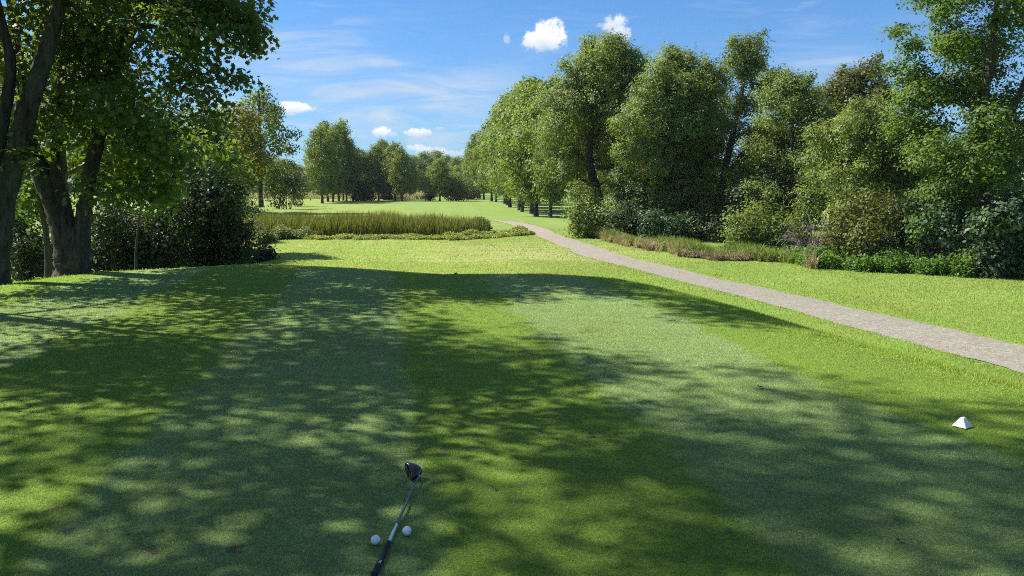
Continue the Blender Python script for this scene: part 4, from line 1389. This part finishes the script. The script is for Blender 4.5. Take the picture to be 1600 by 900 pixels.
def club():
    butt = np.array([*ground_pt(585, 897, .014), .012])
    hosel = np.array([*ground_pt(654.5, 743, .028), .028])
    butt[2] += float(terr(butt[0], butt[1]))
    hosel[2] += float(terr(hosel[0], hosel[1]))
    d = hosel - butt
    L = np.linalg.norm(d)
    d /= L
    root = empty('golf_club', butt)
    tag(root, 'black headed wood golf club lying in the grass, grip towards the viewer', 'golf club')

    def rod(name, t0, t1, r0, r1, mat, sides=20, ring=None, k=24):
        ts = np.linspace(t0, t1, k)
        rs = np.linspace(r0, r1, k)
        P = [butt + d * t for t in ts]
        if ring:
            rs = rs + ring * (np.arange(k) % 2)
        P = [P[0]] + P + [P[-1]]
        rs = np.concatenate([[1e-4], rs, [1e-4]])
        P = np.array(P)
        P[0] -= d * .0006
        P[-1] += d * .0006
        V, F = tube(P, rs, sides)
        return mesh_np(name, V - butt, F, mat, root, smooth=True)

    g = rod('grip', 0, .275, .0140, .0098, M_GRIP, ring=.00025, k=40)
    cap = rod('grip_cap', -.004, .006, .0148, .0148, M_GRIP, k=4)
    rod('shaft', .272, L, .0068, .0045, M_SHAFT)
    rod('shaft_band', .276, .45, .0078, .0070, M_SILVER)
    rod('ferrule', L - .012, L + .010, .0072, .0088, M_SILVER, k=6)
    # little pale emblem on the grip: three slanted strokes
    upv = np.array([0, 0, 1.0])
    side = np.cross(d, upv)
    side /= np.linalg.norm(side)
    nrm = np.cross(side, d)
    toc = (np.array([0, 0, CAM_H]) - butt)
    nn = toc - d * toc.dot(d)
    nn /= np.linalg.norm(nn)
    sd = np.cross(d, nn)
    Vs, Fs = [], []
    for k in range(3):
        c = butt + d * (.062 + k * .011) + nn * .01385
        q = [c - sd * .005, c - sd * .004 + d * .003, c + sd * .005 + d * .010, c + sd * .005 + d * .006]
        Fs.append([4 * k, 4 * k + 1, 4 * k + 2, 4 * k + 3])
        Vs += q
    mesh_np('grip_emblem', np.array(Vs) - butt + nn * .0006, np.array(Fs), M_WHITE, g)
    # head: pear shaped wood, face to the left, toe pointing away and up
    heel = hosel + d * .004
    toe_dir = np.array([-.40, .66, .64])
    toe_dir /= np.linalg.norm(toe_dir)
    back = np.array([.85, .42, .10])           # from the face to the back of the head (to the right)
    back -= toe_dir * back.dot(toe_dir)
    back /= np.linalg.norm(back)
    hgt = np.cross(toe_dir, back)
    nT, nA = 18, 28
    VV = []
    for i in range(nT):
        t = i / (nT - 1)
        prof = max(.02, math.sin(math.pi * (0.10 + .90 * t)) ** .55) if t < .999 else .02
        if i == 0:
            prof = .22
        hh = .033 * prof
        dd = .083 * prof * (1 - .15 * t)
        c = heel + toe_dir * (-.016 + .108 * t)
        for k in range(nA):
            a = 2 * math.pi * k / nA
            u = math.cos(a)
            v = math.sin(a)
            bx_ = (u + 1) / 2 * dd - .022 if u > -.75 else .125 * dd - .022 - .003 * (1 - v * v)
            taper = 1 - .45 * max(0, (u + 1) / 2 - .35)
            VV.append(c + back * (bx_ - .030) + hgt * v * hh * taper)
    VV = np.array(VV)
    i = np.arange(nT - 1)[:, None] * nA + np.arange(nA)
    j = np.arange(nT - 1)[:, None] * nA + (np.arange(nA) + 1) % nA
    FF = np.stack([i, j, j + nA, i + nA], -1).reshape(-1, 4)
    c0, c1 = VV[:nA].mean(0), VV[-nA:].mean(0)
    low = VV[:, 2].min()
    dz = float(terr(heel[0], heel[1])) + .004 - low
    VV2 = np.concatenate([VV, [c0, c1]])
    tri = [[nT * nA, (k + 1) % nA, k] for k in range(nA)] + [[nT * nA + 1, (nT - 1) * nA + k, (nT - 1) * nA + (k + 1) % nA] for k in range(nA)]
    head = mesh_np('club_head', VV2 - butt, [FF, np.array(tri)], M_BLACK, root, smooth=True)
    # face plate on the left flank
    P0 = heel + toe_dir * .040 + back * (-.0545)
    n = 20
    ring = [P0 + toe_dir * (.040 * math.cos(a)) + hgt * (.021 * math.sin(a)) for a in np.linspace(0, 2 * math.pi, n, endpoint=False)]
    ring2 = [p - back * .0025 for p in ring]
    Vf = np.array(ring + ring2)
    Ff = np.array([[k, (k + 1) % n, n + (k + 1) % n, n + k] for k in range(n)])
    cap_f = np.array([list(range(n, 2 * n))])
    mesh_np('club_face', Vf - butt, [Ff, cap_f], M_FACE, root)


club()


def marker():
    x, y = ground_pt(1503, 668, 0.0)
    z = float(terr(x, y))
    b, t_, h = .046, .016, .060
    import bmesh
    bm = bmesh.new()
    lo = [bm.verts.new((sx * b, sy * b, 0)) for sx, sy in ((-1, -1), (1, -1), (1, 1), (-1, 1))]
    hi = [bm.verts.new((sx * t_ * 1.25 + .004, sy * t_ * .6, h)) for sx, sy in ((-1, -1), (1, -1), (1, 1), (-1, 1))]
    bm.faces.new(lo[::-1])
    bm.faces.new(hi)
    for k in range(4):
        bm.faces.new((lo[k], lo[(k + 1) % 4], hi[(k + 1) % 4], hi[k]))
    bmesh.ops.bevel(bm, geom=list(bm.edges), offset=.0025, segments=2, affect='EDGES')
    me = bpy.data.meshes.new('tee_marker')
    bm.to_mesh(me)
    bm.free()
    me.materials.append(M_WHITE)
    o = bpy.data.objects.new('tee_marker', me)
    COL.objects.link(o)
    o.location = (x, y, z + .006)
    o.rotation_euler = (0, 0, R(35))
    tag(o, 'white pyramid tee marker on the sunlit right side of the tee', 'tee marker')


marker()


def fallen_leaf(px, py, size, rot, label, z0=0.0, cup=.5):
    x, y = ground_pt(px, py, z0)
    z = float(terr(x, y))
    P = np.array([(s[0] * size, (s[1] - .5) * size, cup * size * (abs(s[0]) * 1.1 + (s[1] - .5) ** 2)) for s in MAPLE])
    ctr = np.array([[0, 0, .0]])
    n = len(P)
    V = np.concatenate([P, ctr])
    F = np.array([[k, (k + 1) % n, n] for k in range(n)])
    V2 = np.concatenate([V, V + (0, 0, .0008)])
    F2 = np.concatenate([F, F[:, ::-1] + n + 1])
    o = mesh_np('fallen_leaf', V2, F2[:, ::-1], L_DEAD, tint=np.full(len(F2), .4), loc=(x, y, z + .013))
    o.rotation_euler = rot
    tag(o, label, 'leaf', 'dead leaves fallen on the tee')


fallen_leaf(716, 748, .045, (.3, .2, 1.0), 'dark brown fallen leaf in the shaded turf right of the club head')
fallen_leaf(922, 681, .045, (.2, -.3, 2.0), 'dark fallen leaf in the turf right of the picture middle')
fallen_leaf(1186, 607, .05, (.1, .3, .4), 'dark fallen leaf on the pale mown stripe towards the path')
fallen_leaf(1404, 847, .04, (.4, .1, 2.4), 'curled grey leaf in the lower right turf')
fallen_leaf(770, 764, .035, (.2, .3, .2), 'small grey fallen leaf below the dark leaf by the club')
fallen_leaf(712, 425.5, .085, (1.25, .35, .3), 'dark curled leaf standing upright on the far crest of the tee', .02, .6)
fallen_leaf(733, 423, .04, (.9, .2, 1.0), 'tiny dark leaf on the far crest right of the upright leaf', .02)
fallen_leaf(421, 414, .07, (1.1, -.2, .8), 'dark curled leaf on the far left crest of the tee', .02)


# ------------------------------------------------------------------ air
def haze():
    m, t = new_mat('air')
    v = t.n('ShaderNodeVolumePrincipled')
    v.inputs['Color'].default_value = (0.80, 0.88, 1.0, 1)
    v.inputs['Density'].default_value = 0.00011
    out = t.n('ShaderNodeOutputMaterial')
    t.L.new(v.outputs[0], out.inputs['Volume'])
    x0, x1, y0, y1, z0, z1 = -2900, 2900, -2900, 3500, -3.2, 26
    V = [(x, y, z) for z in (z0, z1) for y in (y0, y1) for x in (x0, x1)]
    F = [(0, 2, 3, 1), (4, 5, 7, 6), (0, 1, 5, 4), (2, 6, 7, 3), (0, 4, 6, 2), (1, 3, 7, 5)]
    o = mesh_np('haze', V, np.array(F), m)
    tag(o, 'thin summer air over the whole course', kind='stuff')


haze()
